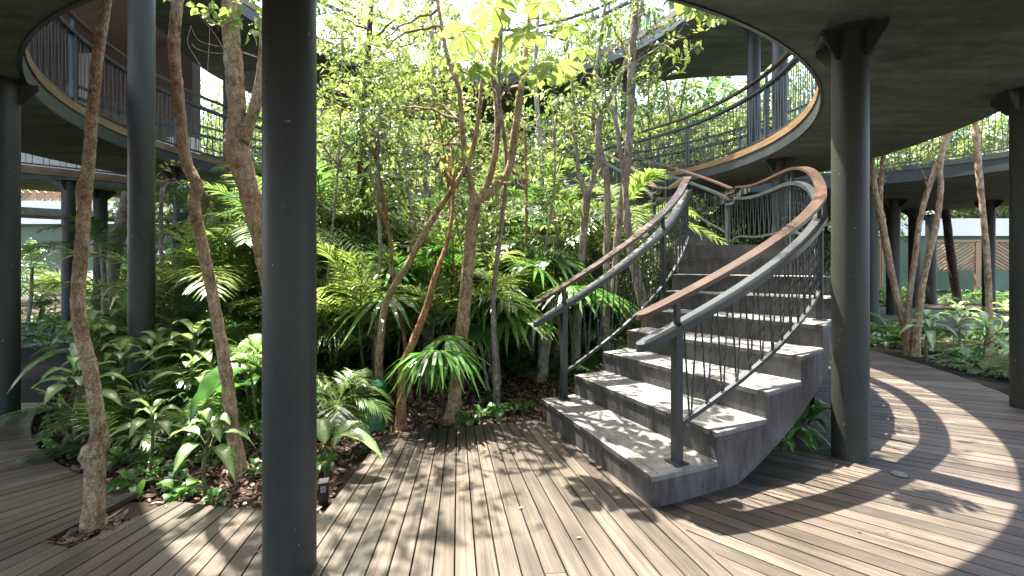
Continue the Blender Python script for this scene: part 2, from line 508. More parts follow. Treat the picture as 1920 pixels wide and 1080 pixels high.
def hit_line(o, a, p, dvec):
    d = np.array([math.cos(a), math.sin(a)])
    den = d[0] * dvec[1] - d[1] * dvec[0]
    if abs(den) < 1e-6: return 1e9
    m = p - o
    return (m[0] * dvec[1] - m[1] * dvec[0]) / den


# centre tongue of deck
FO = np.array([-1.03, 8.6])
top0 = np.array([-1.06, 3.66]); top1 = np.array([0.29, 4.02])


def tin_c(a):
    t = hit_line(FO, a, B0, BD)
    return max(hit_line(FO, a, top0, top1 - top0), t if t < 12 else 99)


def tout_c(a):
    return max((-1.5 - FO[1]) / math.sin(a), tin_c(a))


fan_boards(deck, FO, rad(-90.2), rad(-70.4), 0.0148, tin_c, tout_c)
# right fan
FR = np.array([-5.3, 8.0])


def tin_r(a):
    t = exit_circle(FR, a, CC, RG)
    p = FR + t * np.array([math.cos(a), math.sin(a)])
    # right side of line B only
    tb = hit_line(FR, a, B0, BD)
    return max(t, tb) if tb < 40 else t


fan_boards(deck, FR, rad(-57), rad(32), 0.0112, tin_r, lambda a: outer_r(FR, a))
# left fan with the tree pit
FL = np.array([-1.6, 4.6])
PIT = np.array([-2.23, 2.42])


def tin_l(a):
    t = exit_circle(FL, a, CC, RG)
    ap = math.atan2(PIT[1] - FL[1], PIT[0] - FL[0])
    if -0.05 < a - ap < 0.062: t = max(t, 2.46)
    return t


def tout_l(a):
    t = outer_r(FL, a)
    if math.cos(a) > 0.001: t = min(t, (-1.065 - FL[0]) / math.cos(a))
    return t


fan_boards(deck, FL, rad(-66), rad(-178), 0.0385, tin_l, tout_l)
# far side of the round walk
fan_boards(deck, CC, rad(24), rad(180), 0.02, lambda a: RG, lambda a: 6.5, zt=-0.006)
struct('deck', deck, 'deck_wood')
sub = MB(); ring(sub, CC, RG + 0.02, 9.9, -0.09, -0.045, -PI, 0, 96)
ring(sub, CC, RG + 0.02, 6.45, -0.09, -0.045, 0, PI, 96)
sub.add([[-1.04, 2.2, -0.045], [0.9, 2.2, -0.045], [0.28, 3.98, -0.045], [-1.04, 3.64, -0.045]], [[0, 1, 2, 3]])
struct('deck_substrate', sub, 'dark_under')
# steel edging round the bed
ed = MB()
ring(ed, CC, RG - 0.006, RG + 0.0, -0.10, 0.004, rad(-180), rad(-109), 60)
e3 = MB(); ring(e3, CC, RG - 0.006, RG + 0.0, -0.10, 0.004, rad(-101), rad(-93.2), 12)
tag(e3.build('bed_edging', 'steel'), 'short dark steel edging strip between tree pit and near column', 'edging')
e2 = MB(); ring(e2, CC, RG - 0.006, RG + 0.0, -0.10, 0.004, rad(-62), rad(0), 60)
tag(e2.build('bed_edging', 'steel'), 'thin dark steel edging strip curving under the stair flank', 'edging')
e = tag(ed.build('bed_edging', 'steel'), 'thin dark steel edging strip round the left bed', 'edging')
# stone path of the other court
pth = MB(); ring(pth, (4.8, 6.2), 5.2, 10.5, -0.06, -0.012, rad(2), rad(85), 60); struct('far_path', pth, 'path_stone')
pth = MB(); ring(pth, (-9.3, 12.5), 2.2, 5.0, -0.06, -0.01, rad(-150), rad(60), 60); struct('side_path', pth, 'path_stone')

# ------------------------------------------------------------------ elevated walkways
ZF = 3.04


def rods(mb_parent_fn, P, zb, zt, spacing, tilt, r, limit=100, skip=None):
    """twisted rods between two rails; P polyline (k,3) base line. returns list of (dist, MB)"""
    s = np.concatenate([[0], np.cumsum(np.linalg.norm(np.diff(P[:, :2], axis=0), axis=1))])
    m = int(s[-1] / spacing); out = []
    for q in range(1, m):
        t0 = q * spacing + (tilt if q % 2 else -tilt); t1 = q * spacing - (tilt if q % 2 else -tilt) * 0.6
        a = np.array([np.interp(t0, s, P[:, c]) for c in range(3)]); b = np.array([np.interp(t1, s, P[:, c]) for c in range(3)])
        a[2] += zb; b[2] += zt
        out.append((math.hypot(a[0], a[1] - 0), a, b))
    out.sort(key=lambda o: o[0])
    near = out[:limit]; rest = out[limit:]
    for d, a, b in near:
        mb = MB(); twisted(mb, a, b, r, 10); mb_parent_fn(mb, None)
    if rest:
        mb = MB()
        for d, a, b in rest: twisted(mb, a, b, r, 2)
        mb_parent_fn(mb, 'stuff')


def twisted(mb, a, b, r, k):
    """square bar twisted about its own axis"""
    P = np.linspace(a, b, k + 1); T = (b - a) / np.linalg.norm(b - a)
    u = np.cross(T, [0, 1, 0.1]); u /= np.linalg.norm(u); w_ = np.cross(T, u)
    V = []
    for i in range(k + 1):
        ang = (i * 0.9 if k > 2 else 0) + np.arange(4) * PI / 2
        V.append(P[i] + r * (np.cos(ang)[:, None] * u + np.sin(ang)[:, None] * w_))
    V = np.concatenate(V)
    F = [[i * 4 + j, i * 4 + (j + 1) % 4, i * 4 + 4 + (j + 1) % 4, i * 4 + 4 + j] for i in range(k) for j in range(4)]
    mb.add(V, F)


def railing(parent, P, zr, zw, zb, post_at, limit, rodsp=0.105, tilt=0.02, rr=0.0075, hw_r=0.045, hw_w=0.04, post_bottom=0.0, postw=0.055, round_ends=True, woodm='rail_wood'):
    """railing part with hand rail, posts and rods under it; P base polyline, zr/zw/zb heights of rail top, wood top, bottom rail"""
    fr = MB()
    Q, s = add_ends(P, hw_r * 1.2)
    strip(fr, Q, rounded(hw_r, len(Q), s, hw_r * 1.2) if round_ends else hw_r, zr - 0.045, zr)
    s0 = np.concatenate([[0], np.cumsum(np.linalg.norm(np.diff(P[:, :2], axis=0), axis=1))])
    # bottom rail between first and last post
    ta, tb = post_at[0], post_at[-1]
    tt = np.linspace(ta, tb, max(8, int((tb - ta) / 0.12)))
    PB = np.stack([np.interp(tt, s0, P[:, c]) for c in range(3)], 1)
    strip(fr, PB, 0.014, zb - 0.014, zb + 0.014)
    r = fr.build('railing', 'rail_steel', parent)
    wb = MB()
    Pw = P.copy()
    Q, s = add_ends(Pw, hw_w * 1.2)
    strip(wb, Q, rounded(hw_w, len(Q), s, hw_w * 1.2) if round_ends else hw_w, zw - 0.03, zw)
    wb.build('handrail', woodm, r)
    for t in post_at:
        p = np.array([np.interp(t, s0, P[:, c]) for c in range(3)])
        p2 = np.array([np.interp(t + 0.05, s0, P[:, c]) for c in range(3)])
        p1 = np.array([np.interp(t - 0.05, s0, P[:, c]) for c in range(3)])
        rz = math.atan2(p2[1] - p1[1], p2[0] - p1[0])
        zb0 = post_bottom(p) if callable(post_bottom) else p[2] + post_bottom
        mb = MB(); z1 = p[2] + zr - 0.045
        mb.box((p[0], p[1], (zb0 + z1) / 2), (postw, postw, z1 - zb0), rz)
        mb.box((p[0], p[1], p[2] + (zr + zw - 0.03) / 2), (0.03, 0.03, zw - 0.03 - zr), rz)
        mb.build('post', 'rail_steel', r)
        pl = MB(); pl.box((p[0], p[1], zb0 + 0.004), (0.10, 0.10, 0.008), rz); pl.build('base_plate', 'rail_steel', r)
    rods(lambda mb, kd: mb.build('baluster', 'rail_steel', r, kd), PB, zb + 0.01, zr - 0.04, rodsp, tilt, rr, limit)
    return r


def circle_path(c, R, z, a0, a1, n=120):
    A = np.linspace(a0, a1, n + 1)
    return np.stack([c[0] + R * np.cos(A), c[1] + R * np.sin(A), np.full(n + 1, z)], 1)


def walkway(label, c, Ri, Ro, z0, z1, a0, a1, slabmat, trim_inner, rails, n=96, wood_trim=True):
    w_ = thing('elevated_walkway', (c[0], c[1], z0), label, 'walkway')
    mb = MB(); ring(mb, c, (lambda a: (Ri(a) if callable(Ri) else Ri) + 0.03), Ro, z0, z1 - 0.01, a0, a1, n)
    mb.build('slab', slabmat, w_)
    if trim_inner:
        mb = MB(); ring(mb, c, Ri + 0.002, Ri + 0.028, z0 - 0.012, z1 - 0.10, a0, a1, 160); mb.build('edge_beam', 'rail_steel', w_)
        mb = MB()
        m = int(abs(a1 - a0) * Ri / 1.9)
        for q in range(m):
            b0 = a0 + (a1 - a0) * q / m; b1 = a0 + (a1 - a0) * (q + 1) / m - 0.001
            ring(mb, c, Ri - 0.012, Ri + 0.028, z1 - 0.10, z1 + 0.0, b0, b1, 8, R_.random())
        mb.build('fascia_board', 'fascia_wood' if wood_trim else 'rail_steel', w_)
    for (R, b0, b1, lim, sp) in rails:
        P = circle_path(c, R, z1, b0, b1)
        L = abs(b1 - b0) * R; k = max(2, int(L / 1.95))
        railing(w_, P, 0.88, 1.07, 0.06, [L * (i + 0.15) / (k - 0.7) for i in range(k)], lim, sp)
    return w_


def ro1(a):  # slab widened overhead behind the viewer, unseen, added to block sky fill
    d = math.degrees(a)
    if d > -90: return 6.55 + 5.5 * max(0, min(1, (-42 - d) / 14.0))
    return 6.55 + 5.5 * max(0, min(1, (d + 146) / 14.0))


W1 = walkway('lower round walkway with wood edged rim and rod railing circling the garden above the stair', CC, 4.74, ro1, ZF, 3.29,
             -PI, PI, 'slab', True, [(4.80, rad(68), rad(68 + 346), 100, 0.085), (6.48, rad(-35), rad(200), 0, 0.13)], 160)
# upper ring
tab = [(-180, 5.6), (-170, 6.3), (-60, 6.3), (-10, 6.4), (20, 7.4)]


def ro2(a):
    d = math.degrees(a)
    d = (d + 180) % 360 - 180
    if d < 20: return float(np.interp(d, [t[0] for t in tab], [t[1] for t in tab]))
    if d < 115:
        # stop at the opening of the next court
        c2 = np.array([5.6, 16.2]); r2 = 5.3; dd = np.array([math.cos(a), math.sin(a)]); m_ = CC - c2
        b = m_ @ dd; q = b * b - (m_ @ m_ - r2 * r2)
        if q > 0 and -b - math.sqrt(q) > 4.4: return min(7.6, -b - math.sqrt(q))
        return 7.4
    return float(np.interp(d, [115, 135, 150, 165, 180], [7.4, 8.2, 7.4, 6.2, 5.6]))


W2 = walkway('upper round walkway of dark slab crossing high above the garden trees', CC, 4.18, ro2, 5.9, 6.2, -PI, PI, 'slab', True,
             [(4.25, rad(-20), rad(200), 0, 0.13)], 160)
W3 = walkway('walkway with pale rod railing crossing behind the right hand garden court', (4.8, 6.2), 4.35, 12.0, ZF, 3.36, rad(4), rad(80), 'slab', True,
             [(4.42, rad(6), rad(78), 100, 0.085)], 90, False)
W4 = walkway('broad walkway at far left with ochre rim behind the left columns', (-13.6, 13.2), lambda a: 3.9, 5.9, ZF, 3.3, -PI, PI, 'slab', False,
             [(5.8, rad(-130), rad(30), 0, 0.12)], 90)
mb = MB(); ring(mb, (-13.6, 13.2), 5.905, 5.94, 3.15, 3.302, -PI, PI, 90); mb.build('fascia_board', 'fascia_wood', W4)
W5 = thing('roof_slab', (-10, 8, 6.6), 'brown plastered slab high above the left walkway railing', 'slab')
mb = MB(); mb.box((-11.9, 6.4, 6.75), (12.0, 10.0, 0.3)); mb.build('slab', 'slab_brown', W5)
mb = MB(); mb.box((-11.9, 11.42, 6.77), (12.0, 0.04, 0.34)); mb.build('edge_beam', 'rail_steel', W5)

# ------------------------------------------------------------------ columns


def column(x, y, z0, z1, r, label, gussets=True, rot=0.3):
    t = thing('column', (x, y, z0), label, 'column', 'round dark steel columns')
    mb = MB(); tube(mb, np.linspace([x, y, z0], [x, y, z1], 12), r, 40, cap=False); mb.build('shaft', 'steel', t)
    if gussets:
        mb = MB()
        A = np.linspace(0, 2 * PI, 33)[:-1]
        tube(mb, [[x, y, z1 - 0.014], [x, y, z1 - 0.002]], r * 1.9, 8)
        for k in range(4):
            a = rot + k * PI / 2; d = np.array([math.cos(a), math.sin(a)]); nn = np.array([-d[1], d[0]]) * 0.006
            p = np.array([x, y])
            tri = [(r * 0.98, z1 - 0.20), (r * 1.25, z1 - 0.20), (r * 2.3, z1 - 0.06), (r * 2.3, z1 - 0.012), (r * 0.98, z1 - 0.012)]
            V = [[*(p + d * a_ + nn), b_] for a_, b_ in tri] + [[*(p + d * a_ - nn), b_] for a_, b_ in tri]
            mb.add(V, [[0, 1, 2, 3, 4]]); mb.add(V, [[9, 8, 7, 6, 5]])
            mb.add(V, [[i, i + 5, (i + 1) % 5 + 5, (i + 1) % 5] for i in range(5)])
        mb.build('capital', 'steel', t)
    mb = MB(); tube(mb, [[x, y, z0 + 0.001], [x, y, z0 + 0.006]], r + 0.014, 40); mb.build('base_collar', 'black_plastic', t)
    return t


def pol(deg, R=5.13): return CC[0] + R * math.cos(rad(deg)), CC[1] + R * math.sin(rad(deg))


column(-1.01, 2.05, -0.03, ZF, 0.112, 'thick dark column in the near foreground left of the deck tongue')
column(2.43, 3.24, -0.03, ZF, 0.112, 'dark column just right of the stair with a sunlit left flank')
column(-4.62, 4.09, -0.03, ZF, 0.112, 'dark column cut by the left edge of the photo')
column(4.93, 4.32, -0.03, ZF, 0.112, 'dark column cut by the right edge of the photo')
column(-3.78, 4.60, -0.08, 6.0, 0.112, 'tall dark column standing among plants behind the leftmost crooked trunk')
column(*pol(171), -0.03, ZF, 0.112, 'dark column under the walkway rim behind the second crooked trunk')
column(*pol(0.6), -0.03, ZF, 0.112, 'dark column seen through the stair landing railing')
column(*pol(135), -0.03, ZF, 0.112, 'far dark column behind the garden on the left side of the ring')
column(*pol(90), -0.03, ZF, 0.112, 'far dark column behind the garden opposite the viewer')
column(*pol(46), -0.03, ZF, 0.112, 'far dark column left of the upper stair flight')
column(-9.5, 10.4, -0.03, ZF, 0.13, 'distant dark column left of the thick leaning trunk')
column(-8.95, 9.1, -0.03, ZF, 0.112, 'distant dark column behind the leftmost crooked trunk')
column(-7.0, 12.0, -0.03, ZF, 0.12, 'distant dark column left of the near foreground column')
column(10.15, 12.0, -0.03, ZF, 0.15, 'distant dark column behind the forked tree, left one of the right court')
column(12.5, 14.0, -0.03, ZF, 0.15, 'distant dark column between the forked tree stems in the right court')
column(14.5, 15.6, -0.03, ZF, 0.15, 'distant dark column just left of the dark straight trunk')
column(12.8, 12.1, -0.03, ZF, 0.13, 'distant dark column beside the slim single trunk on the right')
column(7.9, 9.9, -0.03, ZF, 0.12, 'distant dark column right behind the sunlit column')
column(*pol(0.6), 3.29, 5.9, 0.112, 'upper level column above the round walkway, right one of the pair', True)
column(4.45, 8.3, 3.29, 5.9, 0.112, 'upper level column above the round walkway, left one of the pair', True)
column(*pol(46), 3.29, 5.9, 0.112, 'upper level column behind the tall tree right of centre', True)
column(*pol(160), 3.29, 5.9, 0.09, 'upper level column behind the left walkway railing', True)
column(1.30, 6.9, -0.06, 1.55, 0.075, 'short dark post in the garden behind the inner stair rail', False)
column(1.22, 8.1, -0.06, 2.2, 0.075, 'dark post behind the pale trunk left of the stair', False)

# ------------------------------------------------------------------ staircase
RISE, TH0, DTH = 0.179, -1.22, 0.0985
NST = 18


def th_n(n):
    return TH0 + DTH * (n - 1) if n <= 9 else 0.085 + DTH * (n - 10)


def noseline(a):
    if a <= th_n(9): return RISE * (1 + (a - TH0) / DTH)
    if a < th_n(10) - DTH: return RISE * 9
    return RISE * 10 + RISE * (a - th_n(10)) / DTH


def r_out(a): return float(np.interp(a, [-1.3, -0.75, -0.4, 0.05, 1.0], [5.01, 5.01, 4.82, 4.62, 4.66]))


def r_in(a): return float(np.interp(a, [-1.3, -0.4, 0.05, 1.0], [3.46, 3.43, 3.2, 3.25]))


def ps(r, a, z): return np.array([CS[0] + r * math.cos(a), CS[1] + r * math.sin(a), z])


stair = thing('staircase', (CS[0] + 3.9 * math.cos(TH0), CS[1] + 3.9 * math.sin(TH0), 0), 'curved dark concrete staircase with wood topped rod railings rising from the deck', 'staircase')


def soffit(a):
    if a < th_n(9) + 0.05: return max(noseline(a) - 0.43, -0.02 if a < -1.0 else 0.0)
    return max(noseline(min(a, th_n(9))), noseline(a)) - 0.40 if a > 0.0 else noseline(th_n(9)) - 0.35


body = MB()
for n_ in range(1, NST + 1):
    a0, a1 = th_n(n_), th_n(n_ + 1) if n_ < NST else th_n(n_) + 0.12
    zt = RISE * n_
    k = 14 if n_ == 9 else 4
    A = np.linspace(a0, a1, k + 1)
    rows = []
    for a in A:
        zs = soffit(a)
        rows.append([ps(r_in(a), a, zs), ps(r_out(a), a, zs), ps(r_out(a), a, zt - 0.03), ps(r_in(a), a, zt - 0.03)])
    V = np.array(rows).reshape(-1, 3)
    for s_ in range(k):
        b = s_ * 4; c_ = b + 4
        body.add(V, [[b, c_, c_ + 1, b + 1], [b + 1, c_ + 1, c_ + 2, b + 2], [b + 3, b, c_, c_ + 3][::-1]])
    # riser, deeper than the step below's back
    zb = RISE * (n_ - 1) - 0.03 if n_ > 1 else -0.02
    rv = [ps(r_in(a0), a0, zb), ps(r_out(a0), a0, zb), ps(r_out(a0), a0, zt - 0.03), ps(r_in(a0), a0, zt - 0.03)]
    body.add(rv, [[0, 1, 2, 3]], mat=1)
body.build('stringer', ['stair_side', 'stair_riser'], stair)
for n_ in range(1, NST + 1):
    a0, a1 = th_n(n_), th_n(n_ + 1) if n_ < NST else th_n(n_) + 0.12
    zt = RISE * n_; k = 14 if n_ == 9 else 3
    A = np.linspace(a0 - 0.002, a1 - (0.0 if n_ < NST else 0), k + 1)
    t = MB(); rows = []
    for a in A:
        rows.append([ps(r_in(a) - 0.004, a, zt - 0.032), ps(r_out(a) + 0.004, a, zt - 0.032), ps(r_out(a) + 0.004, a, zt), ps(r_in(a) - 0.004, a, zt)])
    V = np.array(rows).reshape(-1, 3)
    for s_ in range(k):
        b = s_ * 4; c_ = b + 4
        t.add(V, [[b, c_, c_ + 1, b + 1], [b + 1, c_ + 1, c_ + 2, b + 2], [b + 2, c_ + 2, c_ + 3, b + 3], [b + 3, c_ + 3, c_, b]], mat=0)
    t.add(V, [[0, 1, 2, 3]], mat=1); e_ = k * 4; t.add(V, [[e_ + 3, e_ + 2, e_ + 1, e_]], mat=1)
    # dark groove line behind the nosing
    for rr_ in (0,):
        q = [ps(r_in(a0) + 0.01, a0 + 0.045 / 3.5, zt + 0.0015), ps(r_out(a0) - 0.01, a0 + 0.045 / 5, zt + 0.0015), ps(r_out(a0) - 0.01, a0 + 0.052 / 5, zt + 0.0015), ps(r_in(a0) + 0.01, a0 + 0.052 / 3.5, zt + 0.0015)]
        t.add(q, [[0, 1, 2, 3]], mat=1)
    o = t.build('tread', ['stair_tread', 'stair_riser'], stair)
    mod = o.modifiers.new('b', 'BEVEL'); mod.width = 0.004; mod.segments = 1; mod.limit_method = 'ANGLE'


def stair_path(rf, a0, a1, zf, n=60):
    A = np.linspace(a0, a1, n + 1)
    return np.array([ps(rf(a), a, zf(a)) for a in A])


def sm(a):   # smoothed nose line for the rails
    return float(np.mean([noseline(a + e_) for e_ in np.linspace(-0.12, 0.12, 9)]))


def znose(a):
    if a < TH0 + 0.1: return RISE * (1 + (a - TH0) / DTH)
    return sm(a)


def arc_at(P, pts):
    s0 = np.concatenate([[0], np.cumsum(np.linalg.norm(np.diff(P[:, :2], axis=0), axis=1))])
    return [float(s0[np.argmin(np.hypot(P[:, 0] - p[0], P[:, 1] - p[1]))]) for p in pts]


def pb(p):
    a = math.atan2(p[1] - CS[1], p[0] - CS[0])
    n_ = 1
    for q in range(1, NST + 1):
        if a >= th_n(q) + 0.001: n_ = q
    return RISE * n_


zlow = lambda a: znose(min(a, 0.0)) if a < 0 else RISE * 9
for nm, rf, ext in (('outer', lambda a: r_out(a) - 0.09, 0.062), ('inner', lambda a: r_in(a) + 0.07, 0.085)):
    a_s = -1.166
    bmp = 0.05 if nm == 'outer' else 0.02
    P = stair_path(rf, a_s - ext, 0.065, lambda a: zlow(a) + bmp * math.exp(-((a + 0.30) / 0.28) ** 2), 110)
    posts = [ps(rf(a), a, 0) for a in (a_s, -0.755, -0.36, 0.055)]
    railing(stair, P, 0.752, 0.925, 0.13, arc_at(P, posts), 60, 0.072, 0.028, 0.0068, 0.052, 0.045, pb, 0.05)
    P = stair_path(rf, 0.03, th_n(18) + 0.03, lambda a: RISE * 10 + RISE * (a - th_n(10)) / DTH, 60)
    posts = [ps(rf(a), a, 0) for a in (0.065, 0.45, 0.84)]
    railing(stair, P, 0.752, 0.925, 0.13, arc_at(P, posts), 40, 0.085, 0.028, 0.0068, 0.045, 0.04, pb, 0.05)

# ------------------------------------------------------------------ small fittings


def lathe(mb, c, prof, n=28, var=0.5, mat=0):
    A = np.linspace(0, 2 * PI, n, endpoint=False); V = []
    for r, z in prof: V.append(np.stack([c[0] + r * np.cos(A), c[1] + r * np.sin(A), np.full(n, c[2] + z)], 1))
    V = np.concatenate(V); k = len(prof)
    i = np.arange(k - 1)[:, None] * n; j = np.arange(n)[None]; j2 = (j + 1) % n
    mb.add(V, np.stack([i + j, i + j2, i + n + j2, i + n + j], -1).reshape(-1, 4), var, None, True, mat)


d = gd(800); p = at(696, 800, d)
sp = thing('garden_speaker', (p[0], p[1], -0.05), 'green plastic mushroom shaped garden speaker in the mulch beside the deck', 'speaker')
mb = MB(); lathe(mb, (p[0], p[1], -0.05), [(0.0, 0), (0.165, 0), (0.17, 0.015), (0.165, 0.03), (0.125, 0.045), (0.118, 0.08), (0.095, 0.24), (0.09, 0.27), (0, 0.27)]); mb.build('body', 'green_plastic', sp)
mb = MB(); lathe(mb, (p[0], p[1], -0.05), [(0.0, 0.27), (0.05, 0.27), (0.05, 0.31), (0, 0.31)]); mb.build('neck', 'black_plastic', sp)
mb = MB(); lathe(mb, (p[0], p[1], -0.05), [(0.0, 0.305), (0.12, 0.30), (0.135, 0.315), (0.135, 0.365), (0.12, 0.39), (0.07, 0.405), (0, 0.41)]); mb.build('cap', 'green_plastic', sp)
p = at(1687, 890, FOC * 1.4 / (890 - HOR))
fl = thing('floor_light', (p[0], p[1], 0), 'small round light set flush in the deck right of the stair', 'light')
mb = MB(); tube(mb, [[p[0], p[1], -0.01], [p[0], p[1], 0.005]], 0.055, 28); mb.build('trim_ring', 'rail_steel', fl)
mb = MB(); tube(mb, [[p[0], p[1], 0.0], [p[0], p[1], 0.0065]], 0.043, 28); mb.build('lens', 'frosted', fl)
p = at(607, 925, gd(945))
bx = thing('garden_spotlight', (p[0], p[1], -0.05), 'small black box spotlight in the mulch right of the near column', 'spotlight')
mb = MB(); mb.box((p[0], p[1], 0.03), (0.055, 0.07, 0.12), 0.3); mb.build('housing', 'black_plastic', bx)
mb = MB(); mb.box((p[0] + 0.012, p[1] - 0.037, 0.055), (0.03, 0.006, 0.035), 0.3); mb.build('label_plate', 'frosted', bx)
mb = MB(); tube(mb, [[p[0], p[1], -0.09], [p[0], p[1], -0.03]], 0.01, 8); mb.build('stake', 'black_plastic', bx)

# ------------------------------------------------------------------ far buildings
bl = thing('white_building', (-17, 20.5, 0), 'far building with white band above a green wall behind the left columns', 'building')
mb = MB(); mb.box((-17, 21.0, 1.5), (16, 0.6, 3.2)); mb.build('wall', 'green_wall', bl)
mb = MB(); mb.box((-17, 20.9, 3.65), (16.4, 0.9, 1.05)); mb.build('parapet_band', 'white_wall', bl)
mb = MB()
for q in range(46): mb.box((-24.6 + q * 0.35, 20.55, 4.42), (0.30, 0.05, 0.5), 0, R_.random(), R=np.array([[0.8, 0, 0.6], [0, 1, 0], [-0.6, 0, 0.8]]))
mb.build('wood_trellis', 'screen_wood', bl)
br = thing('white_building', (19, 22, 0), 'far building with long white band and green wall in the right court', 'building')
mb = MB(); mb.box((22, 22.6, 1.35), (18, 0.6, 2.75)); mb.build('wall', 'green_wall', br)
mb = MB(); mb.box((22, 22.5, 3.1), (18.4, 0.9, 0.85)); mb.build('parapet_band', 'white_wall', br)
mb = MB()
for q in range(13): mb.box((16.9 + q * 0.115, 22.25, 1.3), (0.075, 0.05, 2.55), 0, R_.random())
mb.build('door', 'screen_wood', br)
sc = thing('chevron_screen', (20.8, 20.5, 0), 'pale wooden screen of slanting slats beyond the right court', 'screen')
for k_, (x0, sg) in enumerate(((19.1, 1), (21.25, -1))):
    mb = MB(); W_ = 2.0; H_ = 1.35; z0 = 1.0
    for q in range(-9, 14):
        # slanted slat clipped to the panel
        b = q * 0.16
        pts = []
        for u in (0.0, W_):
            z = b + (u * 0.62 if sg > 0 else (W_ - u) * 0.62)
            pts.append((u, z))
        (u0, za), (u1, zb_) = pts
        sl_ = (zb_ - za) / (u1 - u0)
        lo, hi = 0.02, H_ - 0.06
        us = [0.0, W_]
        for lim in (lo, hi):
            uu = (lim - za) / sl_
            if 0 < uu < W_: us.append(uu)
        us = sorted(us); us = [u for u in us if lo - 1e-6 <= za + sl_ * u <= hi + 1e-6]
        if len(us) < 2: continue
        a_, b_ = us[0], us[-1]; h = 0.035
        mb.add([[x0 + a_, 20.5, z0 + za + sl_ * a_ - h], [x0 + b_, 20.5, z0 + za + sl_ * b_ - h], [x0 + b_, 20.5, z0 + za + sl_ * b_ + h], [x0 + a_, 20.5, z0 + za + sl_ * a_ + h],
                [x0 + a_, 20.54, z0 + za + sl_ * a_ - h], [x0 + b_, 20.54, z0 + za + sl_ * b_ - h], [x0 + b_, 20.54, z0 + za + sl_ * b_ + h], [x0 + a_, 20.54, z0 + za + sl_ * a_ + h]],
               [[0, 1, 2, 3], [7, 6, 5, 4], [0, 4, 5, 1], [3, 2, 6, 7]], R_.random())
    mb.build('slat_panel', 'screen_wood', sc)
    mb = MB(); mb.box((x0 + W_ / 2, 20.5, z0 + H_), (W_ + 0.1, 0.1, 0.09)); mb.box((x0 + W_ + 0.06, 20.5, (z0 + H_) / 2), (0.2, 0.1, z0 + H_)); mb.build('frame', 'screen_wood', sc)
tb = thing('hotel_block', (2, 34, 0), 'tall pale building glimpsed above the tree tops behind the garden', 'building')
mb = MB(); mb.box((-2, 38, 7), (44, 3, 14)); mb.build('wall', 'white_wall', tb)
for k_ in range(3):
    mb = MB(); mb.box((-2, 36.2, 4.2 + k_ * 3.4), (44, 1.0, 0.35)); mb.build('balcony_slab', 'white_wall', tb)
    for q in range(12):
        mb = MB(); mb.box((-22 + q * 3.6, 36.46, 6.0 + k_ * 3.4), (2.3, 0.1, 2.2)); mb.build('window', 'black_plastic', tb)

ls = thing('upper_suite', (-13, 11, 3.3), 'brown walled upper suite behind the left walkway railing', 'building')
mb = MB(); mb.box((-14.2, 11.0, 5.5), (13.0, 0.3, 2.2)); mb.build('wall', 'suite_wall', ls)
mb = MB(); mb.box((-14.2, 11.0, 3.85), (13.0, 0.28, 1.1)); mb.build('balcony_wall', 'white_wall', ls)
for x_ in (-15.5, -12.6, -10.2):
    mb = MB(); mb.box((x_, 10.82, 5.2), (0.35, 0.05, 2.4)); mb.build('curtain', 'curtain', ls)
ps_ = MB(); tube(ps_, [[PIT[0], PIT[1] - 0.03, -0.044], [PIT[0], PIT[1] - 0.03, -0.034]], 0.30, 24)
struct('pit_soil', ps_, 'soil')

# ------------------------------------------------------------------ leaves and plants


def unit(a): return a / (np.linalg.norm(a, axis=-1, keepdims=True) + 1e-9)


def leaf_cloud(mb, P, D, N, L, W, var, droop=0.25, mat=0, ob=False):
    """many pointed elliptic leaves folded on the midrib. P base, D direction, N normal (k,3)"""
    D = unit(D); N = unit(N - D * np.sum(N * D, 1, keepdims=True)); Sd = np.cross(D, N)
    L = L[:, None]; W = W[:, None]
    k = len(P)
    c0 = P; c1 = P + D * L * 0.38 - N * L * droop * 0.06; c2 = P + D * L * 0.75 - N * L * droop * 0.3; c3 = P + D * L - N * L * droop * 0.62
    up = N * W * 0.16
    w1, w2 = (0.30, 0.52) if ob else (0.5, 0.34)
    if ob: c2 = P + D * L * 0.80 - N * L * droop * 0.3
    l1 = c1 + Sd * W * w1 + up; r1 = c1 - Sd * W * w1 + up; l2 = c2 + Sd * W * w2 + up; r2 = c2 - Sd * W * w2 + up
    V = np.stack([c0, c1, c2, c3, l1, l2, r1, r2], 1).reshape(-1, 3)
    b = np.arange(k)[:, None] * 8
    Q = np.concatenate([b + [[1, 4, 5, 2]], b + [[6, 1, 2, 7]]]); T = np.concatenate([b + [[0, 4, 1]], b + [[0, 1, 6]], b + [[2, 5, 3]], b + [[7, 2, 3]]])
    n0 = mb.n
    mb.add(V, Q, np.concatenate([var, var]), None, False, mat)
    mb.v.append(np.zeros((0, 3))); uv = np.zeros((len(T), 3, 2))
    mb.f.append((T + n0, np.concatenate([var] * 4), uv, False, mat))


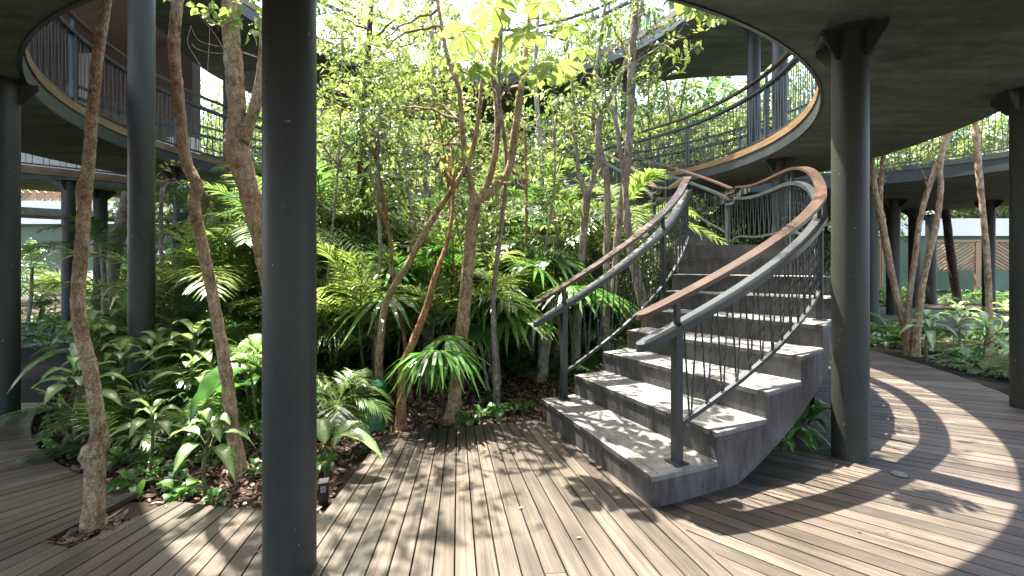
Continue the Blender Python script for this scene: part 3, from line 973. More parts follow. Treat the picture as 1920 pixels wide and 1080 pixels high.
def ribbon_leaves(mb, P, D, N, L, W, var, droop, seg=3, mat=0):
    """many long narrow leaves (palm leaflets) as bending ribbons; droop (k,)"""
    D = unit(D); N = unit(N - D * np.sum(N * D, 1, keepdims=True)); Sd = np.cross(D, N)
    k = len(P); V = []
    ws = [0.55, 1.0, 0.72, 0.05] if seg == 3 else [0.6, 0.9, 0.05]
    for i in range(seg + 1):
        t = i / seg
        c = P + D * (L * t)[:, None] - N * (L * droop * t * t)[:, None] * 0.3 - np.array([0, 0, 1.0]) * (L * droop * t * t)[:, None] * 0.7
        h = (W * ws[i] * 0.5)[:, None]
        V += [c + Sd * h, c - Sd * h]
    V = np.stack(V, 1).reshape(-1, 3); b = np.arange(k)[:, None] * 2 * (seg + 1)
    F = np.concatenate([b + [[2 * i, 2 * i + 1, 2 * i + 3, 2 * i + 2]] for i in range(seg)])
    mb.add(V, F, np.concatenate([var] * seg), None, False, mat)


def frond(lm, sm_, base, az, el, L, droop, nl=24, ll=0.32, lw=0.022, vy=0.5, vshape=0.35):
    t = np.linspace(0, 1, 14)
    h = np.array([math.cos(az), math.sin(az), 0])
    x = L * t * math.cos(el); z = L * t * math.sin(el) - droop * L * t ** 2.0
    P = base + h * x[:, None] + np.array([0, 0, 1.0]) * z[:, None]
    tube(sm_, P, np.linspace(0.008, 0.002, 14) * (L ** 0.5), 4, 0.5, 0, False)
    tt = np.linspace(0.2, 0.99, nl)
    Q = np.stack([np.interp(tt, t, P[:, c]) for c in range(3)], 1)
    Tn = np.gradient(P, axis=0); Tn = unit(np.stack([np.interp(tt, t, Tn[:, c]) for c in range(3)], 1))
    side = unit(np.cross(Tn, [0, 0, 1.0])); upv = np.cross(side, Tn)
    for s_ in (1, -1):
        fwd = (0.55 + 0.7 * tt)[:, None]
        D = side * s_ + Tn * fwd + upv * vshape + NR.randn(nl, 3) * 0.13
        lenp = ll * (np.sin(np.clip(tt * 1.02, 0, 1) ** 0.8 * PI * 0.93 + 0.12) * 0.8 + 0.25)
        ribbon_leaves(lm, Q, D, upv + NR.randn(nl, 3) * 0.1, lenp, np.full(nl, lw), np.clip(vy + NR.randn(nl) * 0.14, 0, 1), 0.28 + 0.25 * NR.rand(nl))


def proto_pinnate(name, nf, L, h, lmat, seed, spread=0.9, ll=0.32, lw=0.022, stems=3, nl=24):
    st = NR.get_state(); NR.seed(seed)
    t = thing(name); lm = MB(); sb = MB()
    for s_ in range(stems):
        b0 = np.array([NR.uniform(-0.12, 0.12), NR.uniform(-0.12, 0.12), 0]) if stems > 1 else np.zeros(3)
        hh = h * NR.uniform(0.6, 1.0)
        top = b0 + np.array([b0[0] * 1.2, b0[1] * 1.2, hh])
        tube(sb, np.linspace(b0, top, 5), np.linspace(0.022, 0.014, 5) * (1 if stems > 1 else 2.2), 7, 0.5, 0.03, False)
        for f in range(max(2, nf // stems)):
            az = NR.uniform(0, 2 * PI); el = NR.uniform(0.45, 1.35) * spread
            frond(lm, sb, top + np.array([0, 0, NR.uniform(-0.1, 0.02)]), az, el, L * NR.uniform(0.7, 1.1), NR.uniform(0.25, 0.6), nl, ll, lw, NR.uniform(0.25, 0.8))
    lm.build('fronds', lmat, t); sb.build('stem', 'stem_green', t)
    NR.set_state(st)
    return t


def fan_leaf(lm, sb, base, az, el, pet, R, droop, nseg=22, vy=0.5, span=2.7):
    h = np.array([math.cos(az), math.sin(az), 0.0])
    d = h * math.cos(el) + np.array([0, 0, math.sin(el)])
    hub = base + d * pet
    mid = base + d * pet * 0.5 + np.array([0, 0, 0.04 * pet])
    tube(sb, [base, mid, hub], [0.007, 0.006, 0.005], 5, 0.5, 0, False)
    side = np.cross(h, [0, 0, 1.0])
    ax = unit(d * 0.7 + np.array([0, 0, -0.35]) + h * 0.3)
    nrm = np.cross(side, ax)
    A = np.linspace(-span, span, nseg)
    D = np.cos(A)[:, None] * ax + np.sin(A)[:, None] * side + nrm * 0.12
    n_ = len(A)
    L_ = R * (0.75 + 0.25 * np.cos(A / 2)) * (1 + 0.06 * NR.randn(n_))
    ribbon_leaves(lm, np.repeat(hub[None], n_, 0) + D * 0.01, D, np.repeat(nrm[None], n_, 0) + NR.randn(n_, 3) * 0.05, L_, np.full(n_, R * 0.105), np.clip(vy + NR.randn(n_) * 0.12, 0, 1), droop * (0.6 + 0.6 * NR.rand(n_)))


def proto_fan(name, nf, pet, R, trunk, lmat, seed, droop=0.6, barkm='bark_grey'):
    st = NR.get_state(); NR.seed(seed)
    t = thing(name); lm = MB(); sb = MB(); tb_ = MB()
    lean = NR.uniform(-0.1, 0.1, 2)
    P = spline([[0, 0, 0], [lean[0] * 0.4, lean[1] * 0.4, trunk * 0.5], [lean[0], lean[1], trunk]], 5)
    tube(tb_, P, np.linspace(0.045, 0.032, len(P)), 9, 0.5, 0.06)
    for f in range(nf):
        fan_leaf(lm, sb, P[-1] + np.array([0, 0, -0.02]), f * 2.4 + NR.uniform(-0.3, 0.3), NR.uniform(-0.1, 1.25), pet * NR.uniform(0.7, 1.1), R * NR.uniform(0.8, 1.1), droop, 24, NR.uniform(0.3, 0.8))
    lm.build('leaves', lmat, t); sb.build('petioles', 'stem_green', t); tb_.build('trunk', barkm, t)
    NR.set_state(st)
    return t


def broad_leaf(lm, base, az, el, L, W, droop, vy=0.5, roll=0.0, tipw=1.0, nu=9):
    h = np.array([math.cos(az), math.sin(az), 0.0]); side = np.array([-h[1], h[0], 0])
    U = np.linspace(0, 1, nu); Vv = np.array([-1, -0.5, 0, 0.5, 1.0])
    prof = (np.sin(PI * np.clip(U, 0, 1) ** 0.75) ** 0.8)
    x = L * U * math.cos(el); z = L * U * math.sin(el) - droop * L * U ** 2
    mid = base + h * x[:, None] + np.array([0, 0, 1.0]) * z[:, None]
    T = unit(np.gradient(mid, axis=0)); up = unit(np.cross(T, side)); up = np.where(up[:, 2:3] < 0, -up, up) if abs(el) < 1.2 else up
    sr = side * math.cos(roll) + np.array([0, 0, 1.0]) * math.sin(roll)
    V = []; UV = []
    for i in range(nu):
        for v in Vv:
            wv = W * 0.5 * prof[i]
            rip = 0.03 * W * math.sin(i * 2.3 + v * 2 + az * 7)
            V.append(mid[i] + sr * wv * v + up[i] * (abs(v) ** 1.3 * wv * 0.35 + rip)); UV.append([U[i] * L / 0.3 * 1.0 if False else U[i], v])
    F = [[i * 5 + j, i * 5 + j + 1, i * 5 + 6 + j, i * 5 + 5 + j] for i in range(nu - 1) for j in range(4)]
    lm.add(V, F, np.full(len(F), vy), UV, True)


def proto_dumbcane(seed, h, nl, L, lmat='leaf_variegated', name='dumb_cane_plant', stemm='cane', W=0.42, er=0.016):
    st = NR.get_state(); NR.seed(seed)
    t = thing(name); lm = MB(); sb = MB()
    P = spline([[0, 0, 0], [NR.uniform(-0.03, 0.03), NR.uniform(-0.03, 0.03), h * 0.5], [NR.uniform(-0.05, 0.05), NR.uniform(-0.05, 0.05), h]], 6)
    tube(sb, P, np.linspace(er * 1.15, er * 0.8, len(P)), 9, 0.5, 0.05)
    for k_ in range(nl):
        az = k_ * 2.4 + NR.uniform(-0.4, 0.4); f = k_ / max(1, nl - 1)
        b = P[-1] + np.array([0, 0, -0.12 + 0.14 * f])
        el = 0.2 + 0.95 * f + NR.uniform(-0.15, 0.2); pl = L * 0.45
        d = np.array([math.cos(az) * math.cos(el + 0.45), math.sin(az) * math.cos(el + 0.45), math.sin(el + 0.45)])
        e_ = b + d * pl
        tube(sb, [b, b + d * pl * 0.5, e_], [0.008, 0.006, 0.004], 5, 0.5, 0, False)
        broad_leaf(lm, e_, az, el, L * NR.uniform(0.8, 1.1), L * W, NR.uniform(0.5, 1.0), NR.rand(), NR.uniform(-0.25, 0.25))
    lm.build('leaves', lmat, t); sb.build('stem', stemm, t)
    NR.set_state(st)
    return t


def proto_rosette(seed, nl, L, Wr, lmat, name, el=(0.2, 1.1), droop=(0.3, 0.9)):
    st = NR.get_state(); NR.seed(seed)
    t = thing(name); lm = MB(); sb = MB()
    for k_ in range(nl):
        az = k_ * 2.4 + NR.uniform(-0.5, 0.5); e0 = NR.uniform(*el)
        pl = L * NR.uniform(0.3, 0.8); d = np.array([math.cos(az) * 0.45, math.sin(az) * 0.45, 0.9]) * pl
        tube(sb, [[0, 0, 0], list(d * 0.5), list(d)], [0.005, 0.004, 0.003], 4, 0.5, 0, False)
        broad_leaf(lm, d, az, e0, L * NR.uniform(0.7, 1.1), L * Wr, NR.uniform(*droop), NR.rand(), NR.uniform(-0.3, 0.3), nu=7)
    lm.build('leaves', lmat, t); sb.build('stem', 'stem_green', t)
    NR.set_state(st)
    return t


def twig_cloud(lm, sb, cen, rad3, ntw, nlf, L, W, tw=0.3, seed=0, up=0.2, shell=0.0, droop=0.35, thin=0.003, smat=0):
    """twigs of alternate leaves scattered through an ellipsoid"""
    q = NR.randn(ntw, 3); q = unit(q) * (NR.rand(ntw, 1) ** (1 / 3.0) * (1 - shell) + shell)
    c = np.array(cen) + q * np.array(rad3)
    D = unit(q * 0.6 + NR.randn(ntw, 3) * 0.6 + np.array([0, 0, up]))
    t = np.linspace(0.1, 1, nlf)
    P = c[:, None] + D[:, None] * (t * tw)[None, :, None] - np.array([0, 0, 1.0]) * (tw * 0.25 * t ** 2)[None, :, None]
    sd = unit(np.cross(D, NR.randn(ntw, 3)))
    sg = np.where(np.arange(nlf) % 2 == 0, 1, -1)[None, :, None]
    LD = D[:, None] * 0.6 + sd[:, None] * sg + NR.randn(ntw, nlf, 3) * 0.25 + np.array([0, 0, -0.15])
    N = np.array([0, 0, 1.0]) + NR.randn(ntw, nlf, 3) * 0.45
    k_ = ntw * nlf
    base = NR.rand(ntw, 1) * 0.7
    var = np.clip(base + NR.rand(ntw, nlf) * 0.35, 0, 1).ravel()
    leaf_cloud(lm, P.reshape(-1, 3), LD.reshape(-1, 3), N.reshape(-1, 3), L * NR.uniform(0.45, 1.45, k_), W * NR.uniform(0.6, 1.3, k_), var, droop)
    if sb is not None:
        for i in range(0, ntw, 2):
            tube(sb, [c[i] - D[i] * tw * 0.3, c[i] + D[i] * tw * 0.5, P[i, -1]], [thin, thin * 0.8, thin * 0.5], 3, 0.5, 0, False, smat)
    return c


def proto_shrub(seed, h, r, ntw, nlf, L, W, lmat, name, barkm='bark_dark'):
    st = NR.get_state(); NR.seed(seed)
    t = thing(name); lm = MB(); sb = MB()
    for s_ in range(5):
        a = NR.uniform(0, 2 * PI); e_ = [math.cos(a) * r * 0.6, math.sin(a) * r * 0.6, h * NR.uniform(0.6, 0.95)]
        tube(sb, spline([[e_[0] * 0.1, e_[1] * 0.1, 0], [e_[0] * 0.4 + NR.uniform(-0.05, 0.05), e_[1] * 0.4, h * 0.4], e_], 4), np.linspace(0.016, 0.004, 9), 6, 0.5, 0.05, False)
    nb = 7
    for b_ in range(nb):
        a = NR.uniform(0, 2 * PI); rr_ = r * NR.uniform(0, 0.75)
        twig_cloud(lm, sb, (math.cos(a) * rr_, math.sin(a) * rr_, h * NR.uniform(0.35, 0.95)), (r * 0.5, r * 0.5, h * 0.2), ntw // nb, nlf, L, W)
    lm.build('leaves', lmat, t); sb.build('stem', barkm, t)
    NR.set_state(st)
    return t


def proto_farpalm(seed, h, nf, L, lmat):
    st = NR.get_state(); NR.seed(seed)
    t = thing('palm_tree'); lm = MB(); sb = MB(); tb_ = MB()
    P = spline([[0, 0, 0], [NR.uniform(-0.15, 0.15), 0, h * 0.5], [NR.uniform(-0.3, 0.3), NR.uniform(-0.2, 0.2), h]], 5)
    tube(tb_, P, np.linspace(0.07, 0.05, len(P)), 9, 0.5, 0.04)
    for f in range(nf):
        frond(lm, sb, P[-1], f * 2.4, NR.uniform(-0.1, 1.2), L * NR.uniform(0.8, 1.1), NR.uniform(0.3, 0.6), 30, 0.42, 0.03, NR.uniform(0.2, 0.8))
    lm.build('fronds', lmat, t); sb.build('stem', 'stem_green', t); tb_.build('trunk', 'bark_grey', t)
    NR.set_state(st)
    return t


# every proto is used for its first placement, then copied
PROTO = {}
USED = set()
PLANTS = []      # (object, kindword, size word)


def place(key, x, y, z=-0.06, s=1.0, rz=None, label=None, grp=None):
    p_ = PROTO[key]
    o = p_ if key not in USED else copy_tree(p_)
    USED.add(key)
    o.location = (x, y, z); o.scale = (s, s, s * 1.0)
    o.rotation_euler = (0, 0, R_.uniform(0, 2 * PI) if rz is None else rz)
    o['category'] = CATS[key[0]][0]; o['group'] = grp or CATS[key[0]][1]
    if label: o['label'] = label
    PLANTS.append((o, key, label, s))
    return o


CATS = {'areca': ('palm', 'feather palms in the garden'), 'arecay': ('palm', 'feather palms in the garden'), 'fern': ('palm', 'low feather palms'),
        'fan': ('fan palm', 'fan palms in the garden'), 'dumb': ('plant', 'striped dumb cane plants'), 'rose': ('plant', 'low leafy ground plants'), 'gloss': ('plant', 'glossy broad leaved plants'),
        'shrub': ('shrub', 'leafy shrubs in the garden'), 'shrubl': ('shrub', 'leafy shrubs in the garden'), 'ftree': ('tree', 'trees beyond the walkways'), 'fpalm': ('palm tree', 'palm trees beyond the walkways'), 'banana': ('plant', 'banana like plants')}
for i_ in range(4): PROTO[('areca', i_)] = proto_pinnate('feather_palm', 14, 1.25, 0.55, 'leaf_palm', 20 + i_, 0.95, 0.36, 0.019, 3, 28)
for i_ in range(3): PROTO[('arecay', i_)] = proto_pinnate('feather_palm', 15, 1.5, 0.9, 'leaf_palm_yellow', 30 + i_, 1.05, 0.42, 0.020, 4, 28)
for i_ in range(3): PROTO[('fern', i_)] = proto_pinnate('feather_palm', 12, 0.75, 0.10, 'leaf_palm', 40 + i_, 0.8, 0.20, 0.017, 2, 22)
for i_ in range(3): PROTO[('fan', i_)] = proto_fan('fan_palm', 9, 0.42, 0.36, 0.6, 'leaf_fan', 50 + i_)
for i_ in range(4): PROTO[('dumb', i_)] = proto_dumbcane(60 + i_, 0.50, 10, 0.31, W=0.36)
for i_ in range(3): PROTO[('rose', i_)] = proto_rosette(70 + i_, 9, 0.14, 0.6, 'leaf_broad', 'leafy_plant')
for i_ in range(3): PROTO[('gloss', i_)] = proto_rosette(80 + i_, 12, 0.36, 0.28, 'leaf_broad', 'broad_leaf_plant', (0.5, 1.3), (0.4, 1.0))
for i_ in range(3): PROTO[('shrub', i_)] = proto_shrub(90 + i_, 1.9, 0.75, 190, 9, 0.10, 0.045, 'leaf_shrub', 'leafy_shrub')
for i_ in range(3): PROTO[('shrubl', i_)] = proto_shrub(100 + i_, 2.3, 0.85, 200, 9, 0.095, 0.045, 'leaf_canopy', 'leafy_shrub')
for i_ in range(2): PROTO[('banana', i_)] = proto_rosette(110 + i_, 9, 1.15, 0.27, 'leaf_broad', 'banana_plant', (0.8, 1.35), (0.5, 0.9))
for i_ in range(3): PROTO[('fpalm', i_)] = proto_farpalm(120 + i_, 2.4, 15, 1.9, 'leaf_palm_yellow' if i_ == 1 else 'leaf_palm')


def proto_ftree(seed, h, lmat):
    st = NR.get_state(); NR.seed(seed)
    t = thing('broadleaf_tree'); lm = MB(); sb = MB(); tr = MB()
    top = np.array([NR.uniform(-0.5, 0.5), NR.uniform(-0.5, 0.5), h * 0.55])
    P = spline([[0, 0, 0], top * [0.4, 0.6, 0.5], top], 5)
    tube(tr, P, np.linspace(0.12, 0.06, len(P)), 9, 0.5, 0.06)
    for b_ in range(13):
        e_ = np.array([NR.uniform(-1, 1) * h * 0.30, NR.uniform(-1, 1) * h * 0.30, h * NR.uniform(0.35, 0.98)])
        f = P[NR.randint(len(P) // 2, len(P))]
        tube(tr, spline([f, (f + e_) / 2 + NR.randn(3) * 0.15, e_], 4), np.linspace(0.045, 0.01, 9), 6, 0.5, 0.05, False)
        twig_cloud(lm, None, e_, (h * 0.15, h * 0.15, h * 0.10), 42, 9, 0.16, 0.08, 0.45)
    lm.build('crown', lmat, t); tr.build('trunk', 'bark_grey', t)
    NR.set_state(st)
    return t


for i_ in range(4): PROTO[('ftree', i_)] = proto_ftree(130 + i_, 7.0, 'leaf_canopy' if i_ % 2 else 'leaf_shrub')

# ------------------------------------------------------------------ traced trees
BR = {'t': 'bark_tan', 'g': 'bark_grey', 'd': 'bark_dark', 'o': 'bark_orange'}


def limb(mb, rows, n=12, jit=0.05, wob=0.0):
    """rows: (px, py, depth, width px)"""
    W_ = []
    for (px, py, d_, w_) in rows:
        p_ = at(px, py, d_); W_.append([*p_, w_ / FOC * d_ / 2 / math.sqrt(1 + ((px - 960) / FOC) ** 2) * 0.96])
    Q = spline(W_, 7)
    if Q[0, 2] < 0.05:
        Q[:, 3] *= 1 + 0.45 * np.exp(-np.maximum(Q[:, 2] + 0.06, 0) / 0.05)
    if wob: Q[1:-1, :3] += NR.randn(len(Q) - 2, 3) * wob
    tube(mb, Q[:, :3], np.maximum(Q[:, 3], 0.003), n, 0.5, jit)
    return Q[:, :3]


def tree(label, limbs, blobs, barkk='t', lmat='leaf_canopy', L=0.085, W=0.042, grp='trees in the garden', name='garden_tree', conn=True, seed=1, nlf=9, cat='tree'):
    NR.seed(seed)
    b = at(limbs[0][0][0], limbs[0][0][1], limbs[0][0][2])
    t = thing(name, tuple(b), label, cat, grp)
    tr = MB(); pts = []
    starts = []
    for lb in limbs:
        p0 = at(*lb[0][:3])
        if p0[2] > 0.0 and all(np.min(np.linalg.norm(q - p0, axis=1)) > 0.25 for q in pts):
            yg = HOR + 1.47 * FOC / lb[0][2]
            lb = [(lb[0][0] + (lb[0][0] - lb[1][0]) * 0.3, yg, lb[0][2], lb[0][3] * 1.25)] + list(lb)
        pts.append(limb(tr, lb))
    pts = np.concatenate(pts)
    hi = pts[np.argsort(pts[:, 2])[len(pts) // 2:]]
    if blobs:
        lm = MB()
        for (c_, r3, ntw) in blobs:
            c_ = np.array(c_, float)
            cs = twig_cloud(lm, lm, c_, r3, ntw, nlf, L, W, smat=1)
            # limbs reaching into the clump
            for q in range(max(2, ntw // 22)):
                e_ = cs[NR.randint(len(cs))]
                f = hi[np.argmin(np.linalg.norm(hi - e_ + np.array([0, 0, 0.3]), axis=1))]
                m_ = (f + e_) / 2 + NR.randn(3) * 0.12 + np.array([0, 0, 0.1])
                Q = spline([f, m_, e_], 6); Q[1:-1] += NR.randn(len(Q) - 2, 3) * 0.012
                if np.min(Q[:, 1]) > 1.2: tube(lm, Q, np.linspace(0.016, 0.004, len(Q)), 5, 0.5, 0.05, False, 1)
        lm.build('crown', [lmat, BR[barkk]], t)
    tr.build('trunk', BR[barkk], t)
    return t


# 1 crooked trunk in the deck pit
d1 = 2.42
tree('crooked tan trunk with a burl growing from the cut-out in the deck at left',
     [[(175, 1000, d1, 56), (176, 940, d1, 46), (178, 880, d1, 46), (174, 850, d1, 56), (186, 830, d1, 48), (183, 790, d1, 34), (170, 700, d1, 33), (152, 620, d1 + .02, 32), (146, 560, d1 + .05, 31), (152, 480, d1 + .08, 31), (157, 400, d1 + .1, 29), (158, 355, d1 + .1, 34), (165, 320, d1 + .1, 27), (172, 230, d1 + .12, 26), (180, 130, d1 + .15, 26), (190, 60, d1 + .2, 24), (199, -10, d1 + .25, 24), (205, -140, d1 + .4, 22)]],
     [((-2.6, 3.6, 5.6), (0.8, 0.8, 0.7), 60)], 't', seed=3)
d2 = 3.1
tree('slim crooked tan trunk leaning left in front of the walkway rim',
     [[(449, 900, d2, 40), (445, 860, d2, 32), (436, 800, d2, 27), (427, 720, d2, 26), (415, 645, d2, 25), (405, 590, d2, 24), (394, 530, d2, 24), (377, 450, d2, 25), (364, 385, d2, 25), (370, 348, d2, 26), (351, 310, d2, 25), (342, 250, d2, 23), (334, 175, d2, 24), (327, 100, d2, 25), (328, 50, d2, 24), (333, 0, d2, 24), (340, -150, d2, 22)]],
     [((-2.6, 4.3, 5.9), (0.9, 0.8, 0.7), 60)], 't', seed=4)
d3 = 4.1
T3 = tree('thick forked tree with rough bark bending left of the near column',
     [[(540, 800, d3, 60), (530, 700, d3, 48), (515, 560, d3, 44), (498, 480, d3, 43), (480, 400, d3, 43), (460, 335, d3, 46), (444, 280, d3, 52), (440, 250, d3, 40), (445, 215, d3, 38), (441, 150, d3, 38), (434, 75, d3, 35), (432, 0, d3, 34), (436, -150, d3 + .1, 26), (460, -300, d3 + .2, 18)],
      [(452, 262, d3, 40), (467, 232, d3, 26), (481, 190, d3, 24), (492, 125, d3, 22), (500, 40, d3, 20), (520, -120, d3, 14)]],
     [((-2.0, 4.6, 4.1), (0.55, 0.5, 0.4), 26), ((-2.0, 4.8, 5.2), (1.2, 0.8, 0.7), 20), ((-2.9, 5.2, 5.8), (1.0, 0.9, 0.6), 60)], 't', seed=5)
d4 = 4.12
tree('central tree forking low into four upright limbs at the middle of the garden',
     [[(848, 800, d4, 34), (852, 745, d4, 27), (862, 670, d4, 25), (872, 560, d4, 25), (882, 450, d4, 23), (890, 385, d4, 26), (892, 368, d4, 24)],
      [(893, 378, d4, 20), (925, 356, d4, 16), (955, 315, d4, 15), (965, 250, d4, 15), (978, 160, d4, 12), (990, 60, d4, 9), (1000, -60, d4, 6)],
      [(895, 375, d4, 18), (914, 345, d4, 13), (930, 280, d4, 12), (933, 205, d4, 12), (925, 130, d4, 11), (937, 20, d4, 10), (935, -120, d4, 7)],
      [(888, 372, d4, 16), (882, 340, d4, 12), (873, 290, d4, 11), (866, 235, d4, 11), (860, 165, d4, 9), (840, 110, d4, 8), (820, 0, d4, 6)],
      [(720, 585, d4 + .2, 14), (765, 495, d4 + .15, 13), (815, 405, d4 + .1, 12), (850, 352, d4, 11), (880, 300, d4, 10), (896, 228, d4, 8), (905, 130, d4, 6)]],
     [((-1.35, 5.0, 3.4), (0.8, 0.6, 0.6), 100), ((-0.4, 5.2, 3.5), (0.8, 0.7, 0.5), 70), ((-0.2, 4.9, 4.3), (1.1, 0.8, 0.5), 34), ((-1.5, 4.6, 4.4), (0.9, 0.7, 0.5), 10), ((-0.3, 4.6, 2.2), (0.5, 0.4, 0.3), 30), ((-1.2, 5.0, 2.6), (0.5, 0.4, 0.3), 34)], 't', 'leaf_canopy', 0.08, 0.04, seed=6)
d5 = 3.9
tree('thin bare trunk leaning right beside the drooping fan palm',
     [[(752, 812, d5, 24), (753, 740, d5, 18), (756, 690, d5, 17), (775, 640, d5, 16), (800, 575, d5, 13), (815, 520, d5, 11), (842, 440, d5 + .1, 8), (850, 350, d5 + .2, 6), (846, 270, d5 + .3, 4)]], [((-0.5, 4.2, 2.25), (0.25, 0.2, 0.2), 7)], 'o', seed=7)
d6 = 6.0
tree('pale slender tree forking left of the stair rail',
     [[(1080, 640, d6, 18), (1086, 540, d6, 17), (1094, 440, d6, 15), (1101, 368, d6, 15)],
      [(1101, 372, d6, 12), (1086, 325, d6, 9), (1078, 260, d6, 8), (1074, 170, d6, 7), (1060, 60, d6, 5)],
      [(1101, 370, d6, 13), (1118, 310, d6, 12), (1122, 270, d6, 11), (1112, 215, d6, 9), (1120, 120, d6, 7), (1135, 10, d6, 5)]],
     [((0.9, 6.2, 3.2), (0.7, 0.6, 0.5), 60), ((0.8, 6.2, 4.7), (0.9, 0.7, 0.4), 18), ((0.7, 6.3, 2.2), (0.5, 0.5, 0.4), 36)], 'g', seed=8)
d7 = 5.6
tree('tall grey barked tree with lichen rising behind the inner stair rail',
     [[(1137, 650, d7, 15), (1137, 500, d7, 14), (1139, 400, d7, 14), (1136, 325, d7, 14), (1122, 270, d7, 14), (1128, 215, d7, 13), (1160, 150, d7, 12), (1190, 70, d7, 10), (1215, -60, d7, 8)],
      [(1150, 560, d7 - .2, 14), (1160, 420, d7 - .2, 14), (1170, 360, d7 - .2, 17), (1178, 280, d7 - .2, 16), (1183, 175, d7 - .2, 17), (1186, 80, d7 - .2, 15), (1192, 0, d7 - .2, 14), (1200, -150, d7 - .2, 10)]],
     [((1.3, 5.5, 3.8), (0.7, 0.5, 0.5), 70), ((1.1, 5.3, 4.5), (0.7, 0.6, 0.35), 40), ((1.9, 5.2, 3.9), (0.35, 0.3, 0.3), 10), ((0.9, 5.2, 5.4), (1.0, 0.9, 0.6), 55)], 'g', 'leaf_canopy', seed=9)
tree('short leaning trunk behind the inner stair rods', [[(1218, 640, 5.2, 26), (1206, 570, 5.2, 22), (1190, 505, 5.2, 19), (1178, 430, 5.2, 15), (1170, 330, 5.2, 11), (1150, 200, 5.2, 8)]], [((0.9, 5.6, 3.4), (0.5, 0.4, 0.4), 14)], 'g', seed=10)
tree('dark straight trunk in the left half of the garden', [[(672, 640, 6.6, 22), (674, 500, 6.6, 20), (676, 380, 6.6, 17), (680, 250, 6.6, 15), (690, 100, 6.6, 12), (700, -50, 6.6, 9)]],
     [((-2.0, 6.4, 3.3), (1.1, 0.8, 0.7), 150), ((-1.6, 6.8, 4.8), (1.6, 0.9, 0.7), 120), ((-2.2, 6.2, 2.3), (0.7, 0.6, 0.5), 50)], 'd', seed=11)
tree('tall thin tree behind the central forked tree', [[(800, 640, 7.6, 13), (806, 480, 7.6, 12), (798, 320, 7.6, 11), (812, 150, 7.6, 9), (806, 0, 7.6, 7)], [(803, 260, 7.6, 7), (770, 180, 7.6, 6), (745, 90, 7.6, 4)]],
     [((-1.6, 7.8, 4.6), (1.3, 0.9, 0.8), 110), ((-0.9, 8.0, 5.4), (1.0, 0.9, 0.5), 40), ((-2.6, 8.0, 5.4), (1.2, 0.9, 0.6), 90), ((-2.6, 9.2, 6.3), (1.5, 0.9, 0.6), 110), ((-1.2, 9.6, 6.8), (1.3, 0.9, 0.4), 50)], 'g', 'leaf_canopy', 0.10, 0.05, seed=22)
tree('tall thin tree behind the pale slender tree', [[(1012, 620, 8.4, 12), (1006, 480, 8.4, 11), (1016, 320, 8.4, 10), (1004, 150, 8.4, 9), (1010, 0, 8.4, 7)]],
     [((0.3, 8.6, 4.2), (1.0, 0.9, 0.5), 10), ((0.3, 8.4, 3.2), (0.8, 0.6, 0.5), 50)], 'g', seed=23)
tree('thick leaning trunk under the left walkway', [[(204, 600, 8.3, 26), (210, 540, 8.3, 27), (215, 480, 8.3, 31), (228, 420, 8.3, 30), (240, 360, 8.3, 24)]], [], 'g', seed=12)
tree('slim orange trunk behind the second crooked trunk', [[(423, 580, 7.4, 13), (422, 500, 7.4, 13), (424, 430, 7.4, 12), (423, 362, 7.4, 12), (428, 300, 7.4, 9)]], [], 'o', seed=13)
tree('thin mossy trunk between the two left columns', [[(306, 590, 6.4, 10), (303, 500, 6.4, 9), (301, 420, 6.4, 9), (304, 350, 6.4, 8)]], [((-4.9, 6.5, 2.5), (0.35, 0.3, 0.3), 10)], 'g', seed=14)
d8 = 7.1
tree('forked multi stemmed tree in the right court beside the sunlit column',
     [[(1710, 682, d8, 26), (1698, 632, d8, 16), (1682, 560, d8, 15), (1666, 485, d8, 16), (1652, 410, d8, 16), (1640, 355, d8, 14), (1636, 304, d8, 11), (1632, 240, d8, 9)],
      [(1650, 400, d8, 12), (1651, 350, d8, 11), (1656, 300, d8, 11), (1660, 240, d8, 9)],
      [(1706, 680, d8 - .1, 18), (1704, 575, d8 - .1, 13), (1717, 475, d8 - .1, 13), (1722, 430, d8 - .1, 12), (1734, 376, d8 - .1, 12), (1750, 328, d8 - .1, 13), (1776, 262, d8 - .1, 13), (1800, 190, d8 - .1, 10)],
      [(1716, 675, d8 - .2, 20), (1725, 565, d8 - .2, 15), (1738, 495, d8 - .2, 14), (1755, 422, d8 - .2, 14), (1764, 355, d8 - .2, 13), (1763, 315, d8 - .2, 12), (1772, 262, d8 - .2, 12), (1790, 200, d8 - .2, 10)]],
     [((6.0, 6.9, 2.75), (0.28, 0.25, 0.14), 6), ((6.6, 7.6, 5.2), (1.0, 1.0, 0.7), 70)], 't', 'leaf_yellow', 0.075, 0.055, seed=15)
tree('slim single trunk at far right of the right court',
     [[(1856, 650, 7.0, 18), (1855, 600, 7.0, 16), (1851, 490, 7.0, 15), (1843, 400, 7.0, 14), (1835, 314, 7.0, 16), (1829, 236, 7.0, 13), (1822, 120, 7.0, 10)]], [((7.3, 7.6, 5.4), (0.9, 0.9, 0.6), 50)], 't', seed=16)
tree('dark straight trunk among the distant right columns', [[(1797, 575, 14.2, 20), (1784, 490, 14.2, 19), (1775, 412, 14.2, 18), (1770, 380, 14.2, 17)]], [], 'd', seed=17)

